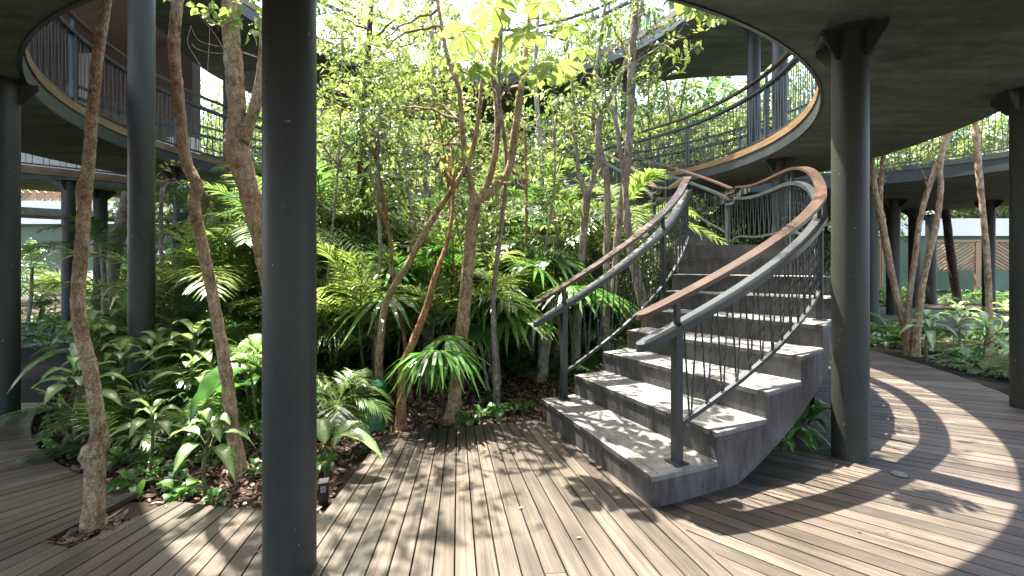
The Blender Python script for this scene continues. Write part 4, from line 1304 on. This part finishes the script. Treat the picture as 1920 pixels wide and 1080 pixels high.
OR_ = ['leftmost', 'second from left', 'third from left', 'fourth from left', 'fifth from left', 'sixth from left', 'seventh from left', 'eighth from left', 'ninth from left', 'tenth from left', 'eleventh from left', 'twelfth from left', 'thirteenth from left', 'rightmost']
sx = random.Random(99)
for k_ in range(14):
    px = 612 + k_ * 33 + sx.uniform(-9, 9); d_ = sx.uniform(4.7, 8.2) if px < 1000 else sx.uniform(5.6, 6.3)
    yg = HOR + 1.46 * FOC / d_; top_ = sx.uniform(150, 430); w_ = sx.uniform(5, 10); l_ = sx.uniform(-70, 60)
    rows = [(px, yg, d_, w_ * 1.2)] + [(px + l_ * f ** 1.3 + sx.uniform(-8, 8), yg + (top_ - yg) * f, d_, w_ * (1 - 0.55 * f)) for f in (0.25, 0.5, 0.75, 1.0)]
    e_ = at(rows[-1][0], rows[-1][1], d_)
    tree(OR_[k_] + ' of the thin pale saplings in the middle of the garden', [rows], [(tuple(e_), (0.28, 0.25, 0.28), 9), (tuple(e_ - [l_ / 400, 0, 0.5]), (0.2, 0.2, 0.2), 4)], 'gto'[k_ % 3], ['leaf_canopy', 'leaf_shrub'][k_ % 2], 0.09, 0.042, 'thin saplings in the garden', 'sapling', seed=200 + k_)

# big palmate leaves of the tree over the centre


def palmate(lm, sb, c_, R, az, tilt, seed=0):
    nl = 8
    ax = np.array([math.cos(az) * math.cos(tilt), math.sin(az) * math.cos(tilt), -math.sin(tilt)])
    side = unit(np.cross(ax, [0, 0, 1.0])); nrm = np.cross(side, ax)
    A = np.linspace(-2.6, 2.6, nl)
    D = np.cos(A)[:, None] * ax + np.sin(A)[:, None] * side - nrm * 0.1 + NR.randn(nl, 3) * 0.07
    v_ = np.clip(0.45 + NR.randn(nl) * 0.2, 0, 1)
    leaf_cloud(lm, np.repeat(np.array(c_)[None], nl, 0), D, np.repeat(nrm[None], nl, 0) + NR.randn(nl, 3) * 0.06, R * (0.8 + 0.25 * np.cos(A / 2)), np.full(nl, R * 0.46), v_, 0.55, 0, True)


NR.seed(21)
t = thing('palmate_tree', tuple(at(925, 700, 4.6)), 'tree with large yellow green palmate leaves high over the garden centre', 'tree', 'trees in the garden')
lm = MB(); sb = MB(); tr = MB()
limb(tr, [(932, 768, 4.6, 15), (930, 700, 4.6, 12), (925, 560, 4.5, 10), (940, 420, 4.4, 9), (950, 300, 4.2, 8), (935, 180, 4.0, 8), (940, 60, 3.8, 7), (945, -60, 3.8, 6)])
hubs = [(892, 118, 3.5, .22), (985, 62, 3.6, .21), (1045, 118, 3.4, .22), (868, 62, 3.7, .19), (925, 12, 3.5, .20), (1015, 5, 3.9, .19), (962, 112, 3.9, .18), (1062, 45, 3.9, .18), (905, 62, 4.1, .18), (1005, 140, 3.7, .16), (1092, 92, 4.1, .16), (960, -40, 3.6, .22), (845, 100, 4.2, .15), (940, 75, 4.3, .15)]
trunkp = [at(935, 180, 4.0), at(940, 60, 3.8), at(945, -60, 3.8), at(950, 300, 4.2)]
for (px, py, d_, R) in hubs:
    c_ = at(px, py, d_); f = min(trunkp, key=lambda q: np.linalg.norm(q - c_ + [0, 0, .25]))
    tube(tr, spline([f, (f + c_) / 2 + [0, 0, .08], c_], 5), np.linspace(0.006, 0.003, 11), 5, 0.5, 0, False)
    palmate(lm, sb, c_, R, R_.uniform(0, 2 * PI), R_.uniform(-0.25, 0.5))
lm.build('crown', 'leaf_yellow', t); tr.build('trunk', 'bark_grey', t)
# hanging branch tip upper right
t = thing('hanging_branch', tuple(at(1290, 0, 3.6)), 'leafy branch tip hanging in front of the upper walkway edge', 'branch')
lm = MB(); tr = MB()
tube(tr, spline([at(1230, -160, 3.9), at(1270, -60, 3.7), at(1300, -5, 3.6), at(1325, 20, 3.6)], 5), 0.006, 5, 0.5, 0, False)
for (px, py) in ((1290, -5), (1315, 5), (1330, 15), (1345, 10), (1300, 20)):
    palmate(lm, None, at(px, py, 3.6), 0.15, R_.uniform(0, 6.28), R_.uniform(0.3, 0.9))
lm.build('leaves', 'leaf_yellow', t); tr.build('stem', 'bark_grey', t)

# vines on the thick forked tree
NR.seed(30)
for k_, pts_ in enumerate([
        [(365, 8, 4.0), (375, 30, 4.0), (400, 60, 4.0), (418, 90, 4.0), (430, 120, 4.0)],
        [(358, 50, 3.9), (352, 80, 3.9), (368, 110, 3.9), (390, 150, 3.9), (400, 185, 3.9)],
        [(357, 48, 3.9), (372, 75, 3.9), (400, 85, 3.9), (440, 92, 4.0), (490, 110, 4.1)],
        [(392, 5, 4.0), (393, 60, 4.0), (390, 120, 4.0), (388, 150, 4.0)],
        [(360, 82, 3.9), (372, 93, 3.9), (405, 100, 3.9), (450, 98, 4.0), (492, 112, 4.1)]]):
    mb = MB(); Q = spline([at(*q) for q in pts_], 8); tube(mb, Q, 0.0022, 5, 0.5, 0, False)
    tag(mb.build('vine', 'vine'), ['pale vine running down to the thick forked tree from the top', 'pale vine looping below the bend beside the forked tree', 'topmost pale vine crossing the rough forked trunk', 'straight hanging vine left of the rough forked trunk', 'lower pale vine crossing the rough forked trunk'][k_], 'vine', 'vines by the forked tree')
t = thing('climbing_leaves', tuple(at(400, -10, 3.9)), 'bright leafy sprig hanging at the top left of the forked tree', 'branch')
lm = MB(); sb = MB(); NR.seed(33)
for (px, py) in ((365, 5), (395, 12), (410, 40), (412, 60), (460, 40), (475, 70), (470, 20)):
    twig_cloud(lm, sb, at(px, py, 3.9), (0.06, 0.06, 0.05), 2, 5, 0.08, 0.055, 0.12)
lm.build('leaves', 'leaf_yellow', t); sb.build('stem', 'vine', t)

# ------------------------------------------------------------------ hero plants
g_ = lambda px, py: at(px, py, gd(py, -0.06))[:2]
for (px, py, k_, s_, lab) in (
        (147, 845, 0, 0.95, 'striped dumb cane nearest the left curve of the bed'),
        (279, 893, 1, 0.68, 'striped dumb cane with a bare jointed stem between the two crooked trunks'),
        (386, 935, 2, 0.72, 'striped dumb cane with the tallest bare stem at the front of the bed'),
        (222, 790, 3, 1.0, 'striped dumb cane just behind the crooked trunk in the pit'),
        (300, 770, 0, 1.05, 'striped dumb cane behind the bare stemmed ones'),
        (250, 740, 1, 1.45, 'large striped dumb cane at the back left of the bed'),
        (350, 800, 2, 0.85, 'striped dumb cane left of the slim crooked trunk'),
        (400, 760, 3, 0.95, 'striped dumb cane touching the slim crooked trunk'),
        (190, 735, 2, 1.1, 'striped dumb cane hanging over the edge of the left walk'),
        (300, 700, 3, 1.5, 'tall striped dumb cane in front of the tall dark column'),
        (470, 800, 1, 0.85, 'striped dumb cane beside the near column')):
    x, y = g_(px, py); place(('dumb', k_), x, y, s=s_, label=lab)
for (px, py, k_, s_, lab) in (
        (255, 925, 0, 1.0, 'low green leafy plant at the very front of the bed'), (337, 945, 1, 1.0, 'bright low leafy plant beside the tallest bare stem'),
        (330, 895, 2, 0.8, 'small leafy seedling in the mulch middle of the bed'), (405, 950, 0, 0.6, 'tiny leafy seedling at the front right of the bed'),
        (105, 850, 1, 0.8, 'low leafy plant hugging the left edging'), (110, 810, 2, 0.9, 'upper low leafy plant by the left edging'), (245, 840, 1, 0.7, 'low leafy plant right of the burl'),
        (610, 880, 2, 0.8, 'low leafy plant right of the near column base'), (880, 800, 0, 0.9, 'low leafy plant at the left of the deck head'), (905, 785, 1, 0.9, 'low leafy plant at the centre of the deck head'),
        (940, 782, 2, 1.0, 'low leafy plant right of centre at the deck head'), (985, 775, 0, 0.9, 'low leafy plant beside the first stair riser'), (925, 760, 1, 0.8, 'low leafy plant behind the deck head row'),
        (965, 765, 1, 0.7, 'small leafy plant behind the one beside the stair'), (270, 880, 2, 0.6, 'small leafy plant at the foot of the bare jointed stem'), (390, 870, 0, 0.7, 'small leafy plant behind the tallest bare stem')):
    x, y = g_(px, py); place(('rose', k_), x, y, s=s_, label=lab)
# big drooping fan palm beside the deck head
NR.seed(40)
x, y = g_(832, 790)
t = thing('fan_palm', (x, y, -0.06), 'drooping bright green fan palm leaf cluster at the head of the deck', 'fan palm', 'fan palms in the garden')
lm = MB(); sb = MB(); tr = MB()
b0 = np.array([x, y, -0.06])
tube(tr, spline([b0, b0 + [0.0, 0, 0.2], at(825, 700, 3.95)], 5), np.linspace(0.022, 0.012, 11), 7)
hub = at(822, 652, 3.85)
for (az, el, pet, R) in ((-1.6, 0.9, 0.12, 0.36), (-0.3, 0.5, 0.16, 0.33), (3.4, 0.5, 0.14, 0.34), (1.2, 0.8, 0.22, 0.32), (-2.4, 0.2, 0.12, 0.3)):
    fan_leaf(lm, sb, hub + [0, 0, -0.1], az, el, pet, R, 0.95, 26, 0.6)
tube(tr, spline([at(825, 700, 3.95), hub + [0, 0, -0.1]], 3), 0.012, 7)
lm.build('leaves', 'leaf_fan', t); sb.build('petioles', 'stem_green', t); tr.build('trunk', 'bark_dark', t)
# palms right of the near column
x, y = g_(632, 835)
t = thing('feather_palm', (x, y, -0.06), 'small arching palm with glossy fronds just right of the near column', 'palm', 'feather palms in the garden')
lm = MB(); sb = MB(); b0 = np.array([x, y, 0.25])
tube(sb, [[x, y, -0.06], b0], [0.02, 0.015], 7)
for (az, el, L_, dr) in ((-0.3, 0.75, 0.62, 0.75), (0.35, 0.95, 0.7, 0.8), (-1.2, 0.7, 0.5, 0.7), (2.6, 0.8, 0.6, 0.7), (1.4, 1.0, 0.7, 0.6), (3.9, 0.8, 0.5, 0.7), (-0.8, 0.4, 0.45, 0.6), (0.0, 1.2, 0.6, 0.6)):
    frond(lm, sb, b0, az, el, L_, dr, 26, 0.2, 0.017, 0.5)
lm.build('fronds', 'leaf_palm', t); sb.build('stem', 'stem_green', t)
x, y = g_(612, 900)
t = thing('calathea', (x, y, -0.06), 'plant with two long ribbed leaves leaning over the deck right of the near column', 'plant')
lm = MB(); sb = MB(); b0 = np.array([x, y, -0.06])
for (az, el, L_, W_, dr, h_) in ((-0.2, 0.5, 0.42, 0.13, 0.75, 0.28), (2.2, 1.0, 0.35, 0.12, 0.5, 0.22), (0.9, 1.0, 0.36, 0.12, 0.5, 0.2), (-1.6, 0.8, 0.25, 0.1, 0.6, 0.12)):
    e_ = b0 + np.array([math.cos(az) * 0.05, math.sin(az) * 0.05, h_]); tube(sb, [b0, (b0 + e_) / 2, e_], 0.006, 5); broad_leaf(lm, e_, az, el, L_, W_, dr, 0.5)
lm.build('leaves', 'leaf_variegated', t); sb.build('stem', 'stem_green', t)
x, y = g_(488, 830)
t = thing('elephant_ear', (x, y, -0.06), 'large blue green ribbed leaf plant tucked behind the near column', 'plant')
lm = MB(); sb = MB(); b0 = np.array([x, y, -0.06])
for (az, el, L_, W_, dr, h_) in ((-2.2, 0.1, 0.42, 0.34, 0.9, 0.62), (2.8, 0.3, 0.36, 0.3, 0.8, 0.45), (0.5, 0.4, 0.4, 0.3, 0.8, 0.5)):
    e_ = b0 + np.array([math.cos(az) * 0.08, math.sin(az) * 0.08, h_]); tube(sb, [b0, (b0 + e_) / 2, e_], 0.008, 5); broad_leaf(lm, e_, az, el, L_, W_, dr, 0.35, nu=11)
lm.build('leaves', 'leaf_broad', t); sb.build('stem', 'stem_green', t)
# plant in the gap under the stair
for (px, py, k_, s_, lab) in ((1462, 860, 0, 0.8, 'grassy green plant in the gap under the stair'), (1505, 815, 1, 0.9, 'broad leaved plant between stair and sunlit column'), (1480, 835, 2, 0.8, 'middle green plant under the stair flank')):
    x, y = g_(px, py); place(('gloss', k_), x, y, s=s_, label=lab)
# left court palms
for (px, py, d_, key, s_, lab) in (
        (50, 600, 9.8, ('fpalm', 1), 0.55, 'small yellow palm tree lit by sun left of the distant columns'),
        (190, 620, 7.8, ('fpalm', 0), 0.72, 'palm tree spreading feather fronds beneath the left walkway'),
        (400, 640, 7.9, ('fpalm', 2), 0.8, 'palm tree with its crown just under the left walkway rim'),
        (520, 700, 5.8, ('fpalm', 0), 0.78, 'palm tree behind the thick forked tree')):
    p_ = at(px, py, d_); place(key, p_[0], p_[1], -0.06, s=s_, label=lab)

# ------------------------------------------------------------------ filling the garden


def clear_of_stair(x, y, m=0.35):
    dx, dy = x - CS[0], y - CS[1]; r = math.hypot(dx, dy); a = math.atan2(dy, dx)
    return not (3.2 - m < r < 5.2 + m * 0.3 and -1.4 < a < 1.1)


COLS = [(-1.01, 2.05), (2.43, 3.24), (-4.62, 4.09), (4.93, 4.32), (-3.78, 4.6)]


def scatter(keys, N, test, smin, smax, mind=0.35, box=(-5.6, 4, 2.4, 12), seed=5, z=-0.06):
    rr = random.Random(seed); got = []
    tries = 0
    while len(got) < N and tries < N * 60:
        tries += 1
        x = rr.uniform(box[0], box[1]); y = rr.uniform(box[2], box[3])
        if not test(x, y): continue
        if any((x - a) ** 2 + (y - b) ** 2 < mind ** 2 for a, b in got): continue
        if any((x - a) ** 2 + (y - b) ** 2 < 0.3 ** 2 for a, b in COLS): continue
        got.append((x, y)); key = rr.choice(keys)
        place(key, x, y, z, rr.uniform(smin, smax), rr.uniform(0, 2 * PI))


def in_garden(x, y, m=0.35):
    return math.hypot(x - CC[0], y - CC[1]) < RG - m and clear_of_stair(x, y)


def px_of(x, y): return 960 + x / y * FOC


def K(a, n_): return [(a, i) for i in range(n_)]


# low layer behind the left bed
scatter(K('fern', 3), 26, lambda x, y: in_garden(x, y) and 240 < px_of(x, y) < 760 and y > (3.9 if px_of(x, y) < 560 else 4.9), 0.8, 1.3, 0.4, (-5, 0, 3.9, 6.5), 51)
scatter(K('fern', 3), 16, lambda x, y: in_garden(x, y) and 740 < px_of(x, y) < 1180 and y > 5.5, 0.6, 1.0, 0.45, (-2, 2, 5.5, 7), 52)
scatter(K('areca', 4), 34, lambda x, y: in_garden(x, y) and (y > 5.6 or px_of(x, y) < 730 and y > 4.6), 0.8, 1.35, 0.5, (-5.5, 3, 4.4, 11.5), 53)
scatter(K('arecay', 3), 15, lambda x, y: in_garden(x, y) and y > 6.0 - (0.9 if px_of(x, y) < 720 else 0), 0.9, 1.4, 0.6, (-5.5, 2.6, 5.0, 11), 54)
scatter(K('arecay', 3), 9, lambda x, y: in_garden(x, y) and 600 < px_of(x, y) < 1000, 0.75, 1.15, 0.5, (-2.5, 1, 4.9, 6.8), 73)
scatter(K('fern', 3), 9, lambda x, y: in_garden(x, y) and 130 < px_of(x, y) < 500, 0.8, 1.15, 0.35, (-4.5, -1.5, 3.5, 5.0), 79)
scatter(K('areca', 4), 9, lambda x, y: in_garden(x, y) and 250 < px_of(x, y) < 500, 0.6, 0.85, 0.4, (-4.5, -1.5, 4.0, 5.6), 74)
scatter(K('dumb', 4), 5, lambda x, y: in_garden(x, y) and 90 < px_of(x, y) < 500, 0.9, 1.3, 0.3, (-4.6, -1.2, 3.9, 4.9), 75)
scatter(K('rose', 3), 16, lambda x, y: in_garden(x, y, 0.15) and px_of(x, y) < 500, 0.5, 1.0, 0.22, (-4.6, -1.2, 2.6, 4.2), 76)
scatter(K('fpalm', 3), 8, lambda x, y: in_garden(x, y) and 590 < px_of(x, y) < 1060, 0.5, 0.85, 0.6, (-2.7, 1.0, 5.6, 7.6), 77)
scatter(K('fan', 3), 6, lambda x, y: in_garden(x, y) and 600 < px_of(x, y) < 1100, 1.1, 1.8, 0.6, (-2.5, 1.0, 5.2, 7.6), 78)
scatter(K('fan', 3), 14, lambda x, y: in_garden(x, y) and y > 4.9, 0.8, 1.4, 0.7, (-5.5, 2.6, 4.8, 11), 55)
scatter(K('shrub', 3) + K('shrubl', 3), 26, lambda x, y: in_garden(x, y) and y > 6.2, 0.7, 1.3, 0.7, (-5.5, 2.6, 6.0, 11.6), 56)
scatter(K('gloss', 3), 8, lambda x, y: in_garden(x, y) and y > 5.3 and px_of(x, y) > 560, 0.5, 0.9, 0.5, (-3, 2.0, 4.6, 7), 57)
scatter(K('banana', 2), 5, lambda x, y: in_garden(x, y) and y > 7, 0.8, 1.1, 1.0, (-5.2, 2.0, 7, 11), 58)
# right court


def in_right(x, y):
    return math.hypot(x - CC[0], y - CC[1]) > 6.75 and math.hypot(x - 4.8, y - 6.2) < 5.0 and px_of(x, y) > 1500


scatter(K('gloss', 3), 26, lambda x, y: in_right(x, y) and y < 8.5, 0.7, 1.1, 0.38, (5, 10.5, 4.3, 9), 61)
scatter(K('fern', 3), 14, lambda x, y: in_right(x, y), 0.7, 1.1, 0.5, (5, 10.5, 5, 10), 62)
scatter(K('rose', 3), 22, lambda x, y: in_right(x, y) and y < 8, 0.9, 1.5, 0.28, (5, 9, 4.3, 9), 63)
scatter(K('dumb', 4), 9, lambda x, y: in_right(x, y), 0.8, 1.1, 0.5, (5.5, 9, 5, 8.5), 64)
# farther right court
far_r = lambda x, y: math.hypot(x - 4.8, y - 6.2) > 11.3 and 1560 < px_of(x, y) < 1960
scatter(K('gloss', 3) + K('fern', 3), 40, far_r, 0.7, 1.1, 0.8, (9, 22, 13, 19.5), 65)
# left court
far_l = lambda x, y: math.hypot(x - CC[0], y - CC[1]) > 6.9 and -40 < px_of(x, y) < 520
scatter(K('gloss', 3) + K('fern', 3), 30, lambda x, y: far_l(x, y) and y < 11, 0.7, 1.3, 0.6, (-12, -4, 6.5, 11), 66)
scatter(K('arecay', 3) + K('areca', 4) + K('shrub', 3), 26, lambda x, y: far_l(x, y) and y > 10 and (px_of(x, y) > 300 or y < 13.5), 0.8, 1.2, 0.9, (-16, -3, 10, 18), 67)
# behind the ring
back = lambda x, y: math.hypot(x - CC[0], y - CC[1]) > 7.0 and 380 < px_of(x, y) < 1540
scatter(K('areca', 4) + K('arecay', 3) + K('shrubl', 3) + K('shrub', 3), 60, back, 0.9, 1.5, 0.9, (-10, 10, 12.5, 22), 68)
scatter(K('ftree', 4), 44, lambda x, y: back(x, y) and y > 13.5, 0.95, 1.5, 1.7, (-16, 18, 14.5, 31), 69)
scatter(K('ftree', 4), 26, lambda x, y: (px_of(x, y) < 480 or px_of(x, y) > 1480) and y > 23.5, 1.1, 1.7, 1.9, (-34, 36, 23.5, 34), 70)
scatter(K('ftree', 4), 5, lambda x, y: math.hypot(x - 5.6, y - 16.2) < 6 and y > 12.8, 0.75, 1.0, 1.5, (2, 10, 12, 16), 72)
scatter(K('fpalm', 3), 9, lambda x, y: in_garden(x, y) and y > 7.5, 0.8, 1.35, 1.2, (-5, 2.4, 7.5, 11.5), 71)

# leaf litter: brown chips over the beds
NR.seed(50)
N_ = 44000
x = NR.uniform(-5.4, 4.0, N_); y = NR.uniform(2.35, 7.2, N_)
rr_ = np.hypot(x - CC[0], y - CC[1])
ok = (rr_ < RG - 0.02) & ~((x > -1.09) & (x < 0.95) & (y < 3.72 + (x + 1.06) * 0.26))
x = x[ok]; y = y[ok]; n_ = len(x)
P = np.stack([x, y, -0.052 + NR.rand(n_) * 0.022], 1)
D = NR.randn(n_, 3) * [1, 1, 0.25]; N = np.array([0, 0, 1.0]) + NR.randn(n_, 3) * 0.45
P[:260] = np.stack([PIT[0] + NR.uniform(-0.16, 0.22, 260), PIT[1] + NR.uniform(-0.15, 0.1, 260), NR.uniform(-0.035, -0.02, 260)], 1)
lt = MB(); leaf_cloud(lt, P, D, N, NR.uniform(0.02, 0.08, n_), NR.uniform(0.012, 0.036, n_), NR.rand(n_), -0.2)
kx = NR.uniform(-3.4, 4.0, 70); ky = NR.uniform(2.0, 4.4, 70); kr = np.hypot(kx - CC[0], ky - CC[1])
kk = (kr > RG + 0.05) & (kr < 6.3) & ~((np.hypot(kx - CS[0], ky - CS[1]) < 5.1) & (kx > 0.2)) | ((kx > -0.95) & (kx < 0.2) & (ky < 3.6))
kn = int(kk.sum())
leaf_cloud(lt, np.stack([kx[kk], ky[kk], np.full(kn, 0.006)], 1), NR.randn(kn, 3) * [1, 1, .05], np.array([0, 0, 1.0]) + NR.randn(kn, 3) * .15, NR.uniform(.012, .04, kn), NR.uniform(.006, .018, kn), NR.rand(kn), -0.15)
tag(lt.build('leaf_litter', 'leaf_dry'), 'brown dry leaf litter and bark chips covering the garden bed', 'leaf litter', kind='stuff')
# ground cover of tiny leaves in the back
x = NR.uniform(-12, 16, 16000); y = NR.uniform(5.5, 20, 16000); rr_ = np.hypot(x - CC[0], y - CC[1])
ok = (rr_ > 6.8) & (np.hypot(x - 4.8, y - 6.2) < 5.1) | (y > 16) | (x < -7.5)
x = x[ok]; y = y[ok]; n_ = len(x)
P = np.stack([x, y, -0.05 + NR.rand(n_) * 0.03], 1)
lt = MB(); leaf_cloud(lt, P, NR.randn(n_, 3) * [1, 1, .3] + [0, 0, .5], np.array([0, 0, 1.0]) + NR.randn(n_, 3) * .4, NR.uniform(.08, .16, n_), NR.uniform(.03, .06, n_), NR.rand(n_), 0.3)
tag(lt.build('ground_cover', 'leaf_broad'), 'low green ground cover leaves carpeting the outer courts', 'ground cover', kind='stuff')
# few fallen leaves on the deck
NR.seed(55)
for k_, (px, py) in enumerate(((1080, 1010), (905, 845), (1620, 930))):
    p_ = at(px, py, FOC * 1.4 / (py - HOR)); mb = MB()
    leaf_cloud(mb, np.array([p_ + [0, 0, .004]]), np.array([[1.0, .3 * k_, 0.05]]), np.array([[0, 0.2, 1.0]]), np.array([0.03]), np.array([0.016]), np.array([0.6]), -0.1)
    tag(mb.build('fallen_leaf', 'leaf_dry'), ['dry leaf on the deck near the bottom centre', 'dry leaf on the deck near its head', 'dry leaf on the sunlit deck right of the stair'][k_], 'leaf')

# ------------------------------------------------------------------ person half hidden behind the tall column
px0 = at(303, 575, 13.6); bx_, by_ = px0[0], px0[1]
per = thing('person', (bx_, by_, -0.05), 'person in black top with white cap walking behind the plants left of centre', 'person')


def skinned(name, nodes, edges, mat, parent):
    me = bpy.data.meshes.new(name); me.from_pydata([n_[:3] for n_ in nodes], edges, []); me.materials.append(MAT[mat])
    o = bpy.data.objects.new(name, me); C.objects.link(o); o.parent = parent
    m_ = o.modifiers.new('s', 'SKIN'); su = o.modifiers.new('u', 'SUBSURF'); su.levels = su.render_levels = 1
    for i, n_ in enumerate(nodes):
        me.skin_vertices[0].data[i].radius = n_[3]; me.skin_vertices[0].data[i].use_root = (i == 0)
    return o


def mk_skin_layer(me):
    pass


bodyn = [(0, 0, 0.95, (.15, .11)), (0, 0, 1.15, (.13, .09)), (0, 0, 1.38, (.17, .10)), (0, 0, 1.47, (.06, .055)), (0, -.01, 1.53, (.05, .05)), (0, -.015, 1.62, (.082, .095)), (0, -.01, 1.70, (.06, .07)),
         (.19, 0, 1.38, (.055, .055)), (.25, .02, 1.12, (.042, .042)), (.24, -.10, .90, (.032, .032)), (.24, -.14, .82, (.03, .02)),
         (-.19, 0, 1.38, (.055, .055)), (-.25, .02, 1.12, (.042, .042)), (-.24, -.06, .88, (.032, .032)), (-.24, -.09, .80, (.03, .02)),
         (.09, 0, .85, (.085, .085)), (.10, -.12, .50, (.055, .055)), (.10, -.06, .09, (.038, .038)), (.10, -.20, .04, (.04, .028)),
         (-.09, 0, .85, (.085, .085)), (-.10, .06, .50, (.055, .055)), (-.10, .22, .12, (.038, .038)), (-.10, .14, .04, (.04, .028))]
bodye = [(0, 1), (1, 2), (2, 3), (3, 4), (4, 5), (5, 6), (2, 7), (7, 8), (8, 9), (9, 10), (2, 11), (11, 12), (12, 13), (13, 14), (0, 15), (15, 16), (16, 17), (17, 18), (0, 19), (19, 20), (20, 21), (21, 22)]


def ensure_skin(name, nodes, edges, mat, parent):
    me = bpy.data.meshes.new(name); me.from_pydata([n_[:3] for n_ in nodes], edges, []); me.materials.append(MAT[mat])
    o = bpy.data.objects.new(name, me); C.objects.link(o); o.parent = parent
    o.modifiers.new('s', 'SKIN')
    su = o.modifiers.new('u', 'SUBSURF'); su.levels = su.render_levels = 1
    if not me.skin_vertices:
        import bmesh
        bm = bmesh.new(); bm.from_mesh(me); bm.verts.layers.skin.verify(); bm.to_mesh(me); bm.free()
    for i, n_ in enumerate(nodes):
        sv = me.skin_vertices[0].data[i]; sv.radius = n_[3]; sv.use_root = (i == 0)
    return o


ensure_skin('body', bodyn, bodye, 'skin', per)
ensure_skin('shirt', [(0, 0, 0.98, (.16, .12)), (0, 0, 1.15, (.145, .105)), (0, 0, 1.38, (.185, .115)), (0, 0, 1.455, (.08, .07)), (.2, 0, 1.38, (.07, .07)), (.245, .02, 1.18, (.056, .056)), (-.2, 0, 1.38, (.07, .07)), (-.245, .02, 1.18, (.056, .056))],
            [(0, 1), (1, 2), (2, 3), (2, 4), (4, 5), (2, 6), (6, 7)], 'cloth_black', per)
ensure_skin('shorts', [(0, 0, 0.98, (.155, .12)), (0, 0, .93, (.16, .12)), (.09, 0, .83, (.10, .10)), (.10, -.07, .62, (.085, .085)), (-.09, 0, .83, (.10, .10)), (-.10, .04, .62, (.085, .085))],
            [(0, 1), (1, 2), (2, 3), (1, 4), (4, 5)], 'cloth_black', per)
mb = MB(); lathe(mb, (bx_, by_ - .01, -0.05), [(.102, 1.66), (.105, 1.69), (.09, 1.75), (.05, 1.785), (0, 1.79)], 16)
mb.box((bx_, by_ - .14, 1.615), (.13, .1, .012)); mb.build('cap', 'cloth_white', per)
mb = MB(); lathe(mb, (bx_, by_ + .03, -0.05), [(.06, 1.50), (.09, 1.56), (.098, 1.64), (.09, 1.67)], 14); mb.build('hair', 'hair', per)

# ------------------------------------------------------------------ labels for the scattered plants
LM = [('the near foreground column', 543, 2.05), ('the central forked tree', 865, 4.1), ('the inner stair rail', 1130, 4.5), ('the sunlit column', 1593, 3.2), ('the thick forked tree', 460, 4.1),
      ('the slim crooked trunk', 400, 3.1), ('the tall dark column', 265, 4.6), ('the dark straight trunk', 674, 6.6), ('the pale slender tree', 1095, 6.0), ('the stair landing', 1400, 7.0),
      ('the right court forked tree', 1720, 7.1), ('the slim right trunk', 1850, 7.0), ('the distant dark columns', 1700, 13), ('the leftmost column', 15, 4.1), ('the leaning trunk', 215, 8.3), ('the white band wall', 120, 20), ('the garden speaker', 696, 3.95), ('the drooping fan palm', 822, 3.9)]
NAMEK = {'areca': 'dark green feather palm', 'arecay': 'yellow green feather palm', 'fern': 'low arching feather palm', 'fan': 'spiky round leaved fan palm', 'dumb': 'striped dumb cane',
         'rose': 'low leafy ground plant', 'gloss': 'glossy broad leaved plant', 'shrub': 'dark leafy shrub', 'shrubl': 'light leafy shrub', 'ftree': 'broadleaf tree', 'fpalm': 'bare trunked palm tree', 'banana': 'paddle leaved banana plant'}
cnt = {}
for (o, key, label, s_) in PLANTS:
    if label: continue
    x, y = o.location.x, o.location.y; px = px_of(x, y)
    best = min(LM, key=lambda q: abs(q[1] - px) + 14 * abs(q[2] - y))
    rel = ('behind ' if y > best[2] + 0.8 else 'in front of ' if y < best[2] - 0.8 else 'beside ')
    base = (NAMEK[key[0]], rel + best[0])
    cnt.setdefault(base, []).append((o, px, y))
ORD = ['leftmost', 'second from left', 'third from left', 'fourth from left', 'fifth from left', 'sixth from left', 'seventh from left', 'eighth from left', 'ninth from left', 'tenth from left', 'eleventh from left', 'twelfth from left', 'thirteenth from left', 'fourteenth from left', 'fifteenth from left']
for (a_, b_), L_ in cnt.items():
    L_.sort(key=lambda q: q[1])
    for i, (o, px, y) in enumerate(L_):
        if len(L_) == 1: o['label'] = a_ + ' ' + b_
        elif i == len(L_) - 1: o['label'] = 'rightmost ' + a_ + ' ' + b_
        else: o['label'] = (ORD[i] if i < len(ORD) else 'one from the right half') + ' ' + a_ + ' ' + b_
for key, p_ in PROTO.items():
    if key not in USED:
        for ch in list(p_.children): bpy.data.objects.remove(ch)
        bpy.data.objects.remove(p_)
